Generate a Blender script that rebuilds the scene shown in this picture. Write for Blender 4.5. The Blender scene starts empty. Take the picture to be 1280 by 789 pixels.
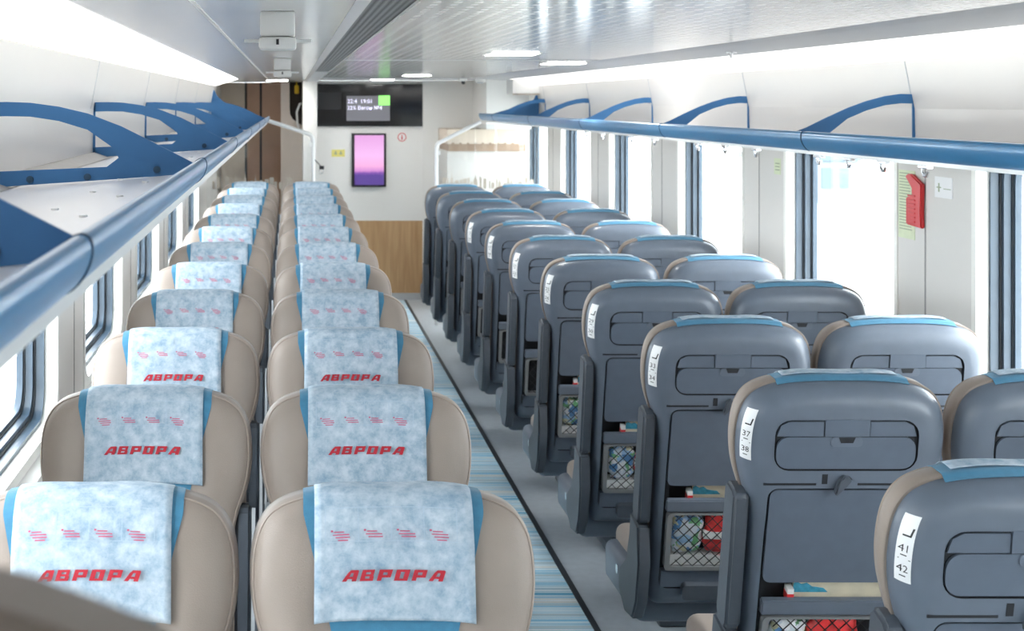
import bpy, bmesh, math, random
import numpy as np
from mathutils import Vector, Matrix
random.seed(4)
S = bpy.context.scene
COL = S.collection
PI = math.pi
CAMZ = 1.815

# ------------------------------------------------------------------ camera, sky, lights, exposure
cam_d = bpy.data.cameras.new('camera')
cam = bpy.data.objects.new('camera', cam_d)
COL.objects.link(cam)
cam.location = (0, 0, CAMZ)
cam.rotation_euler = (PI / 2, 0, 0)
cam_d.sensor_width = 36.0
cam_d.lens = 53.44
cam_d.shift_x = 0.2164
cam_d.shift_y = -0.2082
cam_d.clip_start = 0.02
cam_d.dof.use_dof = True
cam_d.dof.focus_distance = 3.2
cam_d.dof.aperture_fstop = 11.0
S.camera = cam

vs = S.view_settings
S.display_settings.display_device = 'sRGB'
vs.view_transform = 'Standard'
vs.look = 'None'
vs.gamma = 1.0
vs.use_curve_mapping = False
vs.exposure = 0.42

W = bpy.data.worlds.new('sky')
S.world = W
W.use_nodes = True
nt = W.node_tree
bg = nt.nodes['Background']
bg.inputs['Color'].default_value = (0.91, 0.955, 1.0, 1)
bg.inputs['Strength'].default_value = 9.0
COVE_STRENGTH = 1.3
DOWNLIGHT_STRENGTH = 32.0

sun_d = bpy.data.lights.new('sun', 'SUN')
sun_d.energy = 2.5
sun_d.angle = math.radians(18)
sun_d.color = (1.0, 0.97, 0.92)
sun = bpy.data.objects.new('sun', sun_d)
COL.objects.link(sun)
sun.rotation_euler = (math.radians(12), math.radians(58), 0)

# ------------------------------------------------------------------ materials
def mat(name, col, rough=0.5, metal=0.0, noise=0.0, nscale=40.0, bump=0.0, bscale=200.0, coat=0.0, spec=0.5, sheen=0.0):
    m = bpy.data.materials.new(name)
    m.use_nodes = True
    n = m.node_tree
    p = n.nodes['Principled BSDF']
    p.inputs['Roughness'].default_value = rough
    p.inputs['Metallic'].default_value = metal
    p.inputs['Coat Weight'].default_value = coat
    p.inputs['Coat Roughness'].default_value = 0.08
    p.inputs['Specular IOR Level'].default_value = spec
    p.inputs['Sheen Weight'].default_value = sheen
    tc = n.nodes.new('ShaderNodeTexCoord')
    nz = n.nodes.new('ShaderNodeTexNoise')
    nz.inputs['Scale'].default_value = nscale
    nz.inputs['Detail'].default_value = 4
    n.links.new(tc.outputs['Object'], nz.inputs['Vector'])
    r = n.nodes.new('ShaderNodeValToRGB')
    lo = [max(0, c * (1 - noise)) for c in col[:3]]
    hi = [min(1, c * (1 + noise)) for c in col[:3]]
    r.color_ramp.elements[0].position = 0.3
    r.color_ramp.elements[1].position = 0.7
    r.color_ramp.elements[0].color = (*lo, 1)
    r.color_ramp.elements[1].color = (*hi, 1)
    n.links.new(nz.outputs['Fac'], r.inputs['Fac'])
    n.links.new(r.outputs['Color'], p.inputs['Base Color'])
    if bump > 0:
        b = n.nodes.new('ShaderNodeBump')
        b.inputs['Strength'].default_value = bump
        b.inputs['Distance'].default_value = 0.002
        n2 = n.nodes.new('ShaderNodeTexNoise')
        n2.inputs['Scale'].default_value = bscale
        n.links.new(tc.outputs['Object'], n2.inputs['Vector'])
        n.links.new(n2.outputs['Fac'], b.inputs['Height'])
        n.links.new(b.outputs['Normal'], p.inputs['Normal'])
    return m

def emit(name, col, strength):
    m = bpy.data.materials.new(name)
    m.use_nodes = True
    p = m.node_tree.nodes['Principled BSDF']
    p.inputs['Base Color'].default_value = (*[min(1, c) for c in col], 1)
    p.inputs['Emission Color'].default_value = (*col, 1)
    p.inputs['Emission Strength'].default_value = strength
    return m

M = {}
M['beige'] = mat('beige leatherette', (0.290, 0.234, 0.198), 0.5, noise=0.05, nscale=9, bump=0.25, bscale=600, sheen=0.1)
M['piping'] = mat('beige piping', (0.36, 0.29, 0.245), 0.5, noise=0.04)
M['shell'] = mat('slate grey plastic', (0.125, 0.15, 0.19), 0.36, noise=0.04, nscale=30, bump=0.15, bscale=900, coat=0.12)
M['panel'] = mat('slate grey panel', (0.105, 0.13, 0.17), 0.45, noise=0.04, nscale=30, bump=0.12, bscale=900)
M['armgrey'] = mat('dark grey plastic', (0.075, 0.088, 0.108), 0.42, noise=0.05, bump=0.12, bscale=900)
M['groove'] = mat('black gap shade', (0.012, 0.014, 0.018), 0.7)  # near-black paints in the shade of seat-back grooves and recesses
M['strap'] = mat('blue fabric strap', (0.045, 0.20, 0.33), 0.75, noise=0.08, nscale=80, bump=0.4, bscale=900, sheen=0.2)
M['red'] = mat('red print', (0.45, 0.014, 0.03), 0.75, noise=0.1, nscale=200)
M['redplastic'] = mat('red plastic', (0.66, 0.03, 0.035), 0.35, noise=0.03)
M['printpale'] = mat('pale print', (0.66, 0.76, 0.86), 0.8)
M['printgrey'] = mat('grey print line', (0.40, 0.50, 0.60), 0.8)
M['captionred'] = mat('faint red print', (0.55, 0.10, 0.18), 0.8)
M['white'] = mat('white painted panel', (0.84, 0.83, 0.81), 0.35, noise=0.01, nscale=4)
M['wall'] = mat('off white wall panel', (0.77, 0.74, 0.70), 0.32, noise=0.012, nscale=3, coat=0.1)
M['pier'] = mat('warm grey wall panel', (0.68, 0.655, 0.62), 0.4, noise=0.015, nscale=3)
M['rim'] = mat('white window rim', (0.86, 0.85, 0.80), 0.35)
M['gasket'] = mat('blue grey window gasket', (0.055, 0.085, 0.12), 0.3, noise=0.1, nscale=10)
M['gasketdark'] = mat('dark rubber gasket', (0.02, 0.025, 0.032), 0.5)
M['blue'] = mat('blue painted steel', (0.035, 0.155, 0.36), 0.42, noise=0.04, nscale=20, bump=0.05, bscale=500)
M['railblue'] = mat('glossy blue rail', (0.04, 0.22, 0.45), 0.28, metal=0.1, noise=0.02, coat=0.25)
M['jointdark'] = mat('dark blue joint', (0.015, 0.06, 0.12), 0.5)
M['chrome'] = mat('brushed steel', (0.75, 0.76, 0.78), 0.25, metal=1.0)
M['whitemetal'] = mat('white lacquered tube', (0.82, 0.83, 0.83), 0.3, coat=0.3)
M['shelf'] = mat('white glossy shelf', (0.78, 0.78, 0.81), 0.28, noise=0.01, coat=0.3)
M['greytrim'] = mat('grey trim', (0.50, 0.52, 0.54), 0.35, noise=0.02)
M['darktrim'] = mat('dark channel', (0.30, 0.29, 0.28), 0.5, noise=0.05)
M['lino'] = mat('grey linoleum', (0.50, 0.54, 0.58), 0.33, noise=0.06, nscale=25, bump=0.05, bscale=400)
M['aisleline'] = mat('dark floor strip', (0.03, 0.035, 0.04), 0.5)
M['wood'] = None
M['brown'] = mat('brown door panel', (0.56, 0.33, 0.205), 0.35, noise=0.1, nscale=3, coat=0.2)
M['browndark'] = mat('dark brown seam', (0.05, 0.035, 0.028), 0.5)
M['tan'] = mat('tan panel', (0.72, 0.61, 0.50), 0.4, noise=0.03, nscale=3)
M['brownband'] = mat('brown band', (0.36, 0.25, 0.175), 0.5, noise=0.1, nscale=6)
M['pinkframe'] = mat('pinkish door frame', (0.80, 0.70, 0.63), 0.4, noise=0.02)
M['blackglass'] = mat('black glass', (0.012, 0.012, 0.014), 0.06, spec=0.6)
M['black'] = mat('black plastic', (0.015, 0.015, 0.018), 0.45)
M['sticker'] = mat('white sticker', (0.84, 0.84, 0.84), 0.4)
M['ink'] = mat('black ink', (0.02, 0.02, 0.02), 0.6)
M['yellow'] = mat('yellow plastic', (0.80, 0.52, 0.02), 0.4)
M['yellowpale'] = mat('pale yellow sticker', (0.80, 0.72, 0.22), 0.5)
M['greenpale'] = mat('pale green sticker', (0.66, 0.72, 0.50), 0.5, noise=0.04)
M['inkgreen'] = mat('green grey ink', (0.36, 0.42, 0.28), 0.6)
M['cove'] = emit('cove light diffuser', (1.0, 0.985, 0.96), COVE_STRENGTH)
M['down'] = emit('downlight diffuser', (1.0, 0.98, 0.94), DOWNLIGHT_STRENGTH)
M['paperwhite'] = mat('white paper', (0.80, 0.80, 0.78), 0.6, noise=0.03, nscale=60)
M['ground'] = mat('pale ballast', (0.62, 0.62, 0.60), 0.9, noise=0.1, nscale=2)
M['house'] = mat('pale house wall', (0.16, 0.19, 0.205), 0.8, noise=0.03)
M['houseroof'] = mat('grey house roof', (0.085, 0.115, 0.135), 0.8, noise=0.05)
M['print'] = mat('etched skyline', (0.52, 0.47, 0.40), 0.6)

def nodes_of(m):
    return m.node_tree, m.node_tree.nodes['Principled BSDF']

def cloth_mat():
    m = mat('non-woven white cover', (0.66, 0.76, 0.84), 0.85)
    n, p = nodes_of(m)
    tc = n.nodes.new('ShaderNodeTexCoord')
    oi = n.nodes.new('ShaderNodeObjectInfo')
    add = n.nodes.new('ShaderNodeVectorMath'); add.operation = 'ADD'
    sc = n.nodes.new('ShaderNodeVectorMath'); sc.operation = 'SCALE'
    n.links.new(oi.outputs['Location'], sc.inputs[0]); sc.inputs['Scale'].default_value = 3.7
    n.links.new(tc.outputs['Object'], add.inputs[0]); n.links.new(sc.outputs['Vector'], add.inputs[1])
    nz = n.nodes.new('ShaderNodeTexNoise')
    nz.inputs['Scale'].default_value = 42
    nz.inputs['Detail'].default_value = 8
    nz.inputs['Roughness'].default_value = 0.68
    n.links.new(add.outputs['Vector'], nz.inputs['Vector'])
    r = n.nodes.new('ShaderNodeValToRGB')
    e = r.color_ramp.elements
    e[0].position = 0.30; e[0].color = (0.21, 0.315, 0.42, 1)
    e[1].position = 0.66; e[1].color = (0.52, 0.585, 0.64, 1)
    n.links.new(nz.outputs['Fac'], r.inputs['Fac'])
    n.links.new(r.outputs['Color'], p.inputs['Base Color'])
    b = n.nodes.new('ShaderNodeBump'); b.inputs['Strength'].default_value = 0.35; b.inputs['Distance'].default_value = 0.004
    n.links.new(nz.outputs['Fac'], b.inputs['Height'])
    n.links.new(b.outputs['Normal'], p.inputs['Normal'])
    return m
M['cloth'] = cloth_mat()

def wood_mat():
    m = mat('oak laminate', (0.5, 0.32, 0.16), 0.45)
    n, p = nodes_of(m)
    tc = n.nodes.new('ShaderNodeTexCoord')
    mp = n.nodes.new('ShaderNodeMapping')
    mp.inputs['Scale'].default_value = (9, 9, 0.8)
    n.links.new(tc.outputs['Object'], mp.inputs['Vector'])
    nz = n.nodes.new('ShaderNodeTexNoise')
    nz.inputs['Scale'].default_value = 3; nz.inputs['Detail'].default_value = 6
    n.links.new(mp.outputs['Vector'], nz.inputs['Vector'])
    r = n.nodes.new('ShaderNodeValToRGB')
    e = r.color_ramp.elements
    e[0].position = 0.3; e[0].color = (0.44, 0.255, 0.115, 1)
    e[1].position = 0.7; e[1].color = (0.60, 0.385, 0.20, 1)
    n.links.new(nz.outputs['Fac'], r.inputs['Fac'])
    n.links.new(r.outputs['Color'], p.inputs['Base Color'])
    return m
M['wood'] = wood_mat()

def carpet_mat():
    m = mat('striped carpet', (0.5, 0.6, 0.7), 0.9)
    n, p = nodes_of(m)
    tc = n.nodes.new('ShaderNodeTexCoord')
    mp = n.nodes.new('ShaderNodeMapping')
    mp.inputs['Scale'].default_value = (0.10, 9, 1)
    n.links.new(tc.outputs['Object'], mp.inputs['Vector'])
    nz = n.nodes.new('ShaderNodeTexNoise')
    nz.inputs['Scale'].default_value = 1.0; nz.inputs['Detail'].default_value = 3.5
    nz.inputs['Roughness'].default_value = 0.75
    n.links.new(mp.outputs['Vector'], nz.inputs['Vector'])
    r = n.nodes.new('ShaderNodeValToRGB')
    r.color_ramp.interpolation = 'LINEAR'
    e = r.color_ramp.elements
    e[0].position = 0.30; e[0].color = (0.10, 0.28, 0.42, 1)
    e[1].position = 0.70; e[1].color = (0.12, 0.40, 0.62, 1)
    for pos, c in ((0.38, (0.14, 0.45, 0.66, 1)), (0.42, (0.74, 0.78, 0.80, 1)), (0.45, (0.34, 0.62, 0.78, 1)), (0.48, (0.50, 0.52, 0.52, 1)),
                   (0.51, (0.16, 0.50, 0.72, 1)), (0.535, (0.78, 0.80, 0.80, 1)), (0.56, (0.45, 0.66, 0.78, 1)), (0.60, (0.60, 0.60, 0.58, 1)), (0.65, (0.80, 0.82, 0.82, 1))):
        q = r.color_ramp.elements.new(pos); q.color = c
    n.links.new(nz.outputs['Fac'], r.inputs['Fac'])
    n.links.new(r.outputs['Color'], p.inputs['Base Color'])
    return m
M['carpet'] = carpet_mat()

def perforated_mat():
    m = mat('perforated white ceiling', (0.7, 0.7, 0.7), 0.14, coat=0.0)
    n, p = nodes_of(m)
    tc = n.nodes.new('ShaderNodeTexCoord')
    sep = n.nodes.new('ShaderNodeSeparateXYZ')
    n.links.new(tc.outputs['Object'], sep.inputs[0])
    def cell(axis, size):
        a = n.nodes.new('ShaderNodeMath'); a.operation = 'PINGPONG'
        a.inputs[1].default_value = size / 2
        n.links.new(sep.outputs[axis], a.inputs[0])
        return a
    cx, cy = cell('X', 0.042), cell('Y', 0.080)
    ax = n.nodes.new('ShaderNodeMath'); ax.operation = 'POWER'; ax.inputs[1].default_value = 2; n.links.new(cx.outputs[0], ax.inputs[0])
    ay = n.nodes.new('ShaderNodeMath'); ay.operation = 'POWER'; ay.inputs[1].default_value = 2; sy_ = n.nodes.new('ShaderNodeMath'); sy_.operation = 'MULTIPLY'; sy_.inputs[1].default_value = 0.36; n.links.new(cy.outputs[0], sy_.inputs[0]); n.links.new(sy_.outputs[0], ay.inputs[0])
    ss = n.nodes.new('ShaderNodeMath'); ss.operation = 'ADD'; n.links.new(ax.outputs[0], ss.inputs[0]); n.links.new(ay.outputs[0], ss.inputs[1])
    lt = n.nodes.new('ShaderNodeMath'); lt.operation = 'LESS_THAN'; lt.inputs[1].default_value = 0.0085 ** 2
    n.links.new(ss.outputs[0], lt.inputs[0])
    mix = n.nodes.new('ShaderNodeMix'); mix.data_type = 'RGBA'
    mix.inputs[6].default_value = (0.40, 0.41, 0.42, 1)
    mix.inputs[7].default_value = (0.97, 0.97, 0.96, 1)
    n.links.new(lt.outputs[0], mix.inputs[0])
    n.links.new(mix.outputs[2], p.inputs['Base Color'])
    return m
M['perf'] = perforated_mat()
M['ceilgloss'] = mat('glossy grey white ceiling', (0.70, 0.705, 0.71), 0.16, noise=0.012, nscale=3)

def mesh_mat():
    m = mat('dark expanded metal grille', (0.1, 0.1, 0.1), 0.5)
    n, p = nodes_of(m)
    tc = n.nodes.new('ShaderNodeTexCoord')
    mp = n.nodes.new('ShaderNodeMapping')
    mp.inputs['Rotation'].default_value = (0, 0, math.radians(45))
    mp.inputs['Scale'].default_value = (95, 95, 1)
    n.links.new(tc.outputs['Object'], mp.inputs['Vector'])
    ck = n.nodes.new('ShaderNodeTexChecker')
    ck.inputs['Scale'].default_value = 1.0
    ck.inputs['Color1'].default_value = (0.05, 0.05, 0.05, 1)
    ck.inputs['Color2'].default_value = (0.33, 0.33, 0.33, 1)
    n.links.new(mp.outputs['Vector'], ck.inputs['Vector'])
    n.links.new(ck.outputs['Color'], p.inputs['Base Color'])
    return m
M['grille'] = mesh_mat()

def glass_mat(name, refl=0.08, tint=(1, 1, 1)):
    m = bpy.data.materials.new(name); m.use_nodes = True
    n = m.node_tree
    for q in list(n.nodes):
        n.nodes.remove(q)
    out = n.nodes.new('ShaderNodeOutputMaterial')
    mix = n.nodes.new('ShaderNodeMixShader')
    tr = n.nodes.new('ShaderNodeBsdfTransparent'); tr.inputs[0].default_value = (*tint, 1)
    gl = n.nodes.new('ShaderNodeBsdfGlossy'); gl.inputs['Roughness'].default_value = 0.02
    lw = n.nodes.new('ShaderNodeLayerWeight'); lw.inputs['Blend'].default_value = 0.5
    pw = n.nodes.new('ShaderNodeMath'); pw.operation = 'POWER'; pw.inputs[1].default_value = 4.5
    ma = n.nodes.new('ShaderNodeMath'); ma.operation = 'MULTIPLY_ADD'; ma.inputs[1].default_value = 0.45; ma.inputs[2].default_value = 0.03
    n.links.new(lw.outputs['Facing'], pw.inputs[0]); n.links.new(pw.outputs[0], ma.inputs[0])
    n.links.new(ma.outputs[0], mix.inputs[0])
    n.links.new(tr.outputs[0], mix.inputs[1]); n.links.new(gl.outputs[0], mix.inputs[2])
    n.links.new(mix.outputs[0], out.inputs['Surface'])
    return m
M['glass'] = glass_mat('window glass', tint=(0.96, 0.98, 0.98))
M['pglass'] = glass_mat('partition glass', tint=(0.93, 0.94, 0.94))

def screen_mat():
    m = bpy.data.materials.new('sunset picture on screen'); m.use_nodes = True
    n, p = nodes_of(m)
    p.inputs['Base Color'].default_value = (0.02, 0.02, 0.02, 1)
    p.inputs['Roughness'].default_value = 0.2
    tc = n.nodes.new('ShaderNodeTexCoord')
    sep = n.nodes.new('ShaderNodeSeparateXYZ')
    n.links.new(tc.outputs['Generated'], sep.inputs[0])
    r = n.nodes.new('ShaderNodeValToRGB')
    e = r.color_ramp.elements
    e[0].position = 0.0; e[0].color = (0.10, 0.05, 0.28, 1)
    e[1].position = 1.0; e[1].color = (0.74, 0.36, 0.72, 1)
    for pos, c in ((0.22, (0.10, 0.05, 0.30, 1)), (0.27, (0.24, 0.09, 0.42, 1)), (0.31, (0.62, 0.25, 0.62, 1)),
                   (0.40, (0.86, 0.42, 0.72, 1)), (0.62, (0.86, 0.48, 0.84, 1))):
        q = e.new(pos); q.color = c
    nz = n.nodes.new('ShaderNodeTexNoise'); nz.inputs['Scale'].default_value = 9
    n.links.new(tc.outputs['Generated'], nz.inputs['Vector'])
    ma = n.nodes.new('ShaderNodeMath'); ma.operation = 'MULTIPLY_ADD'
    ma.inputs[1].default_value = 0.05
    n.links.new(nz.outputs['Fac'], ma.inputs[0]); n.links.new(sep.outputs['Z'], ma.inputs[2])
    n.links.new(ma.outputs[0], r.inputs['Fac'])
    n.links.new(r.outputs['Color'], p.inputs['Emission Color'])
    p.inputs['Emission Strength'].default_value = 0.85
    return m
M['screen'] = screen_mat()
M['dispgrey'] = emit('grey lit display', (0.10, 0.10, 0.115), 0.8)
M['dispwhite'] = emit('white lit characters', (0.80, 0.78, 1.0), 0.9)
M['dispgreen'] = emit('green lit field', (0.25, 0.80, 0.16), 0.85)

def bag_mat(name, cols, scale=45):
    m = mat(name, (0.5, 0.5, 0.5), 0.3)
    n, p = nodes_of(m)
    tc = n.nodes.new('ShaderNodeTexCoord')
    oi = n.nodes.new('ShaderNodeObjectInfo')
    add = n.nodes.new('ShaderNodeVectorMath'); add.operation = 'ADD'
    n.links.new(tc.outputs['Object'], add.inputs[0]); n.links.new(oi.outputs['Location'], add.inputs[1])
    v = n.nodes.new('ShaderNodeTexVoronoi'); v.inputs['Scale'].default_value = scale
    nz = n.nodes.new('ShaderNodeTexNoise'); nz.inputs['Scale'].default_value = 30; nz.inputs['Detail'].default_value = 4
    n.links.new(add.outputs[0], nz.inputs['Vector'])
    ad2 = n.nodes.new('ShaderNodeVectorMath'); ad2.operation = 'MULTIPLY_ADD'; ad2.inputs[1].default_value = (0.06, 0.06, 0.06)
    n.links.new(nz.outputs['Color'], ad2.inputs[0]); n.links.new(add.outputs[0], ad2.inputs[2])
    n.links.new(ad2.outputs[0], v.inputs['Vector'])
    sep = n.nodes.new('ShaderNodeSeparateXYZ'); n.links.new(v.outputs['Color'], sep.inputs[0])
    r = n.nodes.new('ShaderNodeValToRGB'); r.color_ramp.interpolation = 'CONSTANT'
    e = r.color_ramp.elements
    e[0].position = 0; e[0].color = (*cols[0], 1); e[1].position = 1 - 1 / len(cols); e[1].color = (*cols[-1], 1)
    for i in range(1, len(cols) - 1):
        q = e.new(i / len(cols)); q.color = (*cols[i], 1)
    n.links.new(sep.outputs[0], r.inputs['Fac'])
    n.links.new(r.outputs['Color'], p.inputs['Base Color'])
    return m
M['bag'] = bag_mat('colourful printed foil', [(0.72, 0.76, 0.80), (0.16, 0.42, 0.20), (0.35, 0.55, 0.76), (0.80, 0.80, 0.82), (0.60, 0.66, 0.72), (0.10, 0.25, 0.50), (0.62, 0.60, 0.40), (0.75, 0.78, 0.80)])
M['redfoil'] = mat('red foil', (0.80, 0.05, 0.05), 0.28, noise=0.25, nscale=40)
M['magblue'] = mat('blue printed paper', (0.06, 0.33, 0.47), 0.4, noise=0.3, nscale=60)
M['magcream'] = mat('cream printed paper', (0.74, 0.66, 0.50), 0.4, noise=0.08, nscale=30)

# ------------------------------------------------------------------ object helpers
def link(o, parent=None):
    COL.objects.link(o)
    if parent is not None:
        o.parent = parent
    return o

def obj(name, bm, m, parent=None, smooth=False, angle=40):
    if isinstance(bm, tuple):
        me = bpy.data.meshes.new(name)
        me.from_pydata(bm[0], [], bm[1])
        me.validate()
    else:
        me = bpy.data.meshes.new(name)
        bmesh.ops.recalc_face_normals(bm, faces=bm.faces[:])
        bm.to_mesh(me); bm.free()
    if smooth:
        me.shade_smooth()
        if angle:
            try:
                me.set_sharp_from_angle(angle=math.radians(angle))
            except Exception:
                pass
    ms = m if isinstance(m, (list, tuple)) else [m]
    for q in ms:
        me.materials.append(M[q])
    return link(bpy.data.objects.new(name, me), parent)

def tag(o, label=None, cat=None, group=None, kind=None):
    if label: o['label'] = label
    if cat: o['category'] = cat
    if group: o['group'] = group
    if kind: o['kind'] = kind
    return o

def empty(name, loc=(0, 0, 0), rz=0.0, label=None, cat=None, group=None):
    o = bpy.data.objects.new(name, None)
    o.empty_display_size = 0.05
    o.location = loc; o.rotation_euler = (0, 0, rz)
    COL.objects.link(o)
    return tag(o, label, cat, group)

def copy_tree(o, parent=None):
    c = o.copy(); COL.objects.link(c)
    c.parent = parent
    for ch in list(o.children):
        copy_tree(ch, c)
    return c

def struct(name, bm, m, parent=None, **k):
    return tag(obj(name, bm, m, parent, **k), kind='structure')

def box(bm, x0, x1, y0, y1, z0, z1, bev=0.0, seg=2, mi=0):
    v = [bm.verts.new((x, y, z)) for x in (x0, x1) for y in (y0, y1) for z in (z0, z1)]
    fs = [bm.faces.new([v[i] for i in q]) for q in ((0, 1, 3, 2), (4, 6, 7, 5), (0, 4, 5, 1), (2, 3, 7, 6), (0, 2, 6, 4), (1, 5, 7, 3))]
    for f in fs: f.material_index = mi
    if bev > 0:
        es = list({e for f in fs for e in f.edges})
        bmesh.ops.recalc_face_normals(bm, faces=fs)
        bmesh.ops.bevel(bm, geom=es, offset=bev, segments=seg, affect='EDGES', profile=0.5)
    return bm

def bxm(*a, **k):
    return box(bmesh.new(), *a, **k)

def prism(bm, pts, a, b, axis='y', mi=0):
    """extrude a 2-D outline along an axis; pts are the two other coordinates in order"""
    def P(p, t):
        if axis == 'y': return (p[0], t, p[1])
        if axis == 'x': return (t, p[0], p[1])
        return (p[0], p[1], t)
    A = [bm.verts.new(P(p, a)) for p in pts]
    B = [bm.verts.new(P(p, b)) for p in pts]
    n = len(pts)
    fs = [bm.faces.new(A), bm.faces.new(B[::-1])]
    for i in range(n):
        fs.append(bm.faces.new((A[i], A[(i + 1) % n], B[(i + 1) % n], B[i])))
    for f in fs: f.material_index = mi
    bm.normal_update()
    return bm

def ring_prism(bm, outer, inner, a, b, axis='x', mi=0):
    def P(p, t):
        if axis == 'y': return (p[0], t, p[1])
        if axis == 'x': return (t, p[0], p[1])
        return (p[0], p[1], t)
    n = len(outer)
    q = [[bm.verts.new(P(p, t)) for p in L] for L in (outer, inner) for t in (a, b)]
    for i in range(n):
        j = (i + 1) % n
        for r, s in ((0, 1), (1, 3), (3, 2), (2, 0)):
            f = bm.faces.new((q[r][i], q[r][j], q[s][j], q[s][i])); f.material_index = mi
    return bm

def rrect(x0, x1, z0, z1, r, n=6):
    pts = []
    for cx, cz, a0 in ((x1 - r, z1 - r, 0), (x0 + r, z1 - r, 90), (x0 + r, z0 + r, 180), (x1 - r, z0 + r, 270)):
        for i in range(n + 1):
            a = math.radians(a0 + 90 * i / n)
            pts.append((cx + r * math.cos(a), cz + r * math.sin(a)))
    return pts

def tube(bm, pts, r, n=10, mi=0, cap=True, prof=None):
    pts = [Vector(p) for p in pts]
    rings = []
    up = None
    for i, p in enumerate(pts):
        d = (pts[min(i + 1, len(pts) - 1)] - pts[max(i - 1, 0)]).normalized()
        if up is None:
            up = Vector((0, 0, 1)) if abs(d.z) < 0.9 else Vector((1, 0, 0))
        a = d.cross(up).normalized(); b = a.cross(d).normalized(); up = b
        rings.append([bm.verts.new(p + a * (r * math.cos(2 * PI * k / n)) + b * (r * math.sin(2 * PI * k / n))) for k in range(n)])
    for i in range(len(rings) - 1):
        for k in range(n):
            f = bm.faces.new((rings[i][k], rings[i][(k + 1) % n], rings[i + 1][(k + 1) % n], rings[i + 1][k])); f.material_index = mi
    if cap:
        bm.faces.new(rings[0][::-1]).material_index = mi
        bm.faces.new(rings[-1]).material_index = mi
    return bm

def disc(bm, c, axis, r, h, n=14, mi=0):
    c = Vector(c); ax = Vector(axis).normalized()
    return tube(bm, [c, c + ax * h], r, n, mi)

def glyphs(text, size):
    """flat outline text as (verts, faces), origin at its left baseline"""
    cu = bpy.data.curves.new('t', 'FONT'); cu.body = text; cu.size = size; cu.resolution_u = 2
    o = bpy.data.objects.new('t', cu); COL.objects.link(o)
    dg = bpy.context.evaluated_depsgraph_get()
    me = bpy.data.meshes.new_from_object(o.evaluated_get(dg))
    v = [tuple(q.co) for q in me.vertices]; f = [tuple(p.vertices) for p in me.polygons]
    bpy.data.objects.remove(o); bpy.data.curves.remove(cu); bpy.data.meshes.remove(me)
    return v, f

# ------------------------------------------------------------------ room shell
CX = 0.676                    # centre line of the car
Y0, Y1 = -2.2, 14.0           # cabin from behind the camera to the end wall
def X(side, d): return CX + side * d
WALL = 1.375                  # half width at the window piers
CEIL = CAMZ + 0.2
PITCH = 1.74
NWIN = {-1: range(-3, 4), 1: range(-3, 5)}
OPEN0, OPEN1 = 5.13, 4.57 + PITCH   # window opening for k = 0
SILL, HEAD = 0.84, 1.72

struct('floor', box(bmesh.new(), CX - 1.6, CX + 1.6, Y0, 16, -0.06, 0), 'lino')
carpet = bmesh.new(); box(carpet, 0.30, 1.04, Y0, 13.9, 0.0, 0.006)
tag(obj('aisle_carpet', carpet, 'carpet'), 'blue and white striped carpet runner along the aisle floor', 'carpet')
struct('trim_1', bxm(1.04, 1.062, Y0, 13.9, 0.0, 0.009), 'aisleline')

# ceiling: flat perforated part, plain glossy part, sloped grey trims
struct('ceiling', bxm(0.245, 1.46, Y0, 12.5, CEIL, CEIL + 0.05), 'perf')
bm = bmesh.new()
box(bm, -0.19, 0.245, Y0, 16, CEIL, CEIL + 0.05)
box(bm, 0.245, 2.2, 12.5, 16, CEIL + 0.002, CEIL + 0.05)
box(bm, -0.9, -0.19, 12.5, 16, CEIL + 0.002, CEIL + 0.05)
struct('ceiling.001', bm, 'ceilgloss')
struct('ceiling.002', prism(bmesh.new(), [(-0.195, CEIL), (-0.195, CEIL + 0.05), (-0.75, CEIL + 0.05), (-0.75, CEIL - 0.010), (-0.43, CEIL - 0.010)], Y0, 12.5), 'ceilgloss')
struct('trim_2', prism(bmesh.new(), [(-0.197, CEIL - 0.003), (-0.189, CEIL - 0.003), (-0.189, CEIL + 0.01), (-0.197, CEIL + 0.01)], Y0, 14), 'white')
struct('trim_3', prism(bmesh.new(), [(1.46, CEIL), (1.46, CEIL + 0.05), (1.79, CEIL + 0.05), (1.79, CEIL - 0.012), (1.74, CEIL - 0.014), (1.52, CEIL - 0.006)], Y0, 12.6), 'greytrim')
struct('ceiling.003', prism(bmesh.new(), [(1.79, CEIL - 0.008), (1.79, CEIL + 0.05), (2.15, CEIL + 0.05), (2.15, CEIL - 0.02)], Y0, 12.6), 'white')
struct('trim_4', bxm(0.245, 1.46, 7.19, 7.20, CEIL - 0.002, CEIL + 0.01), 'greytrim')
struct('trim_5', bxm(0.245, 2.05, 12.48, 12.53, CEIL - 0.004, CEIL + 0.02), 'greytrim')

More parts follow.
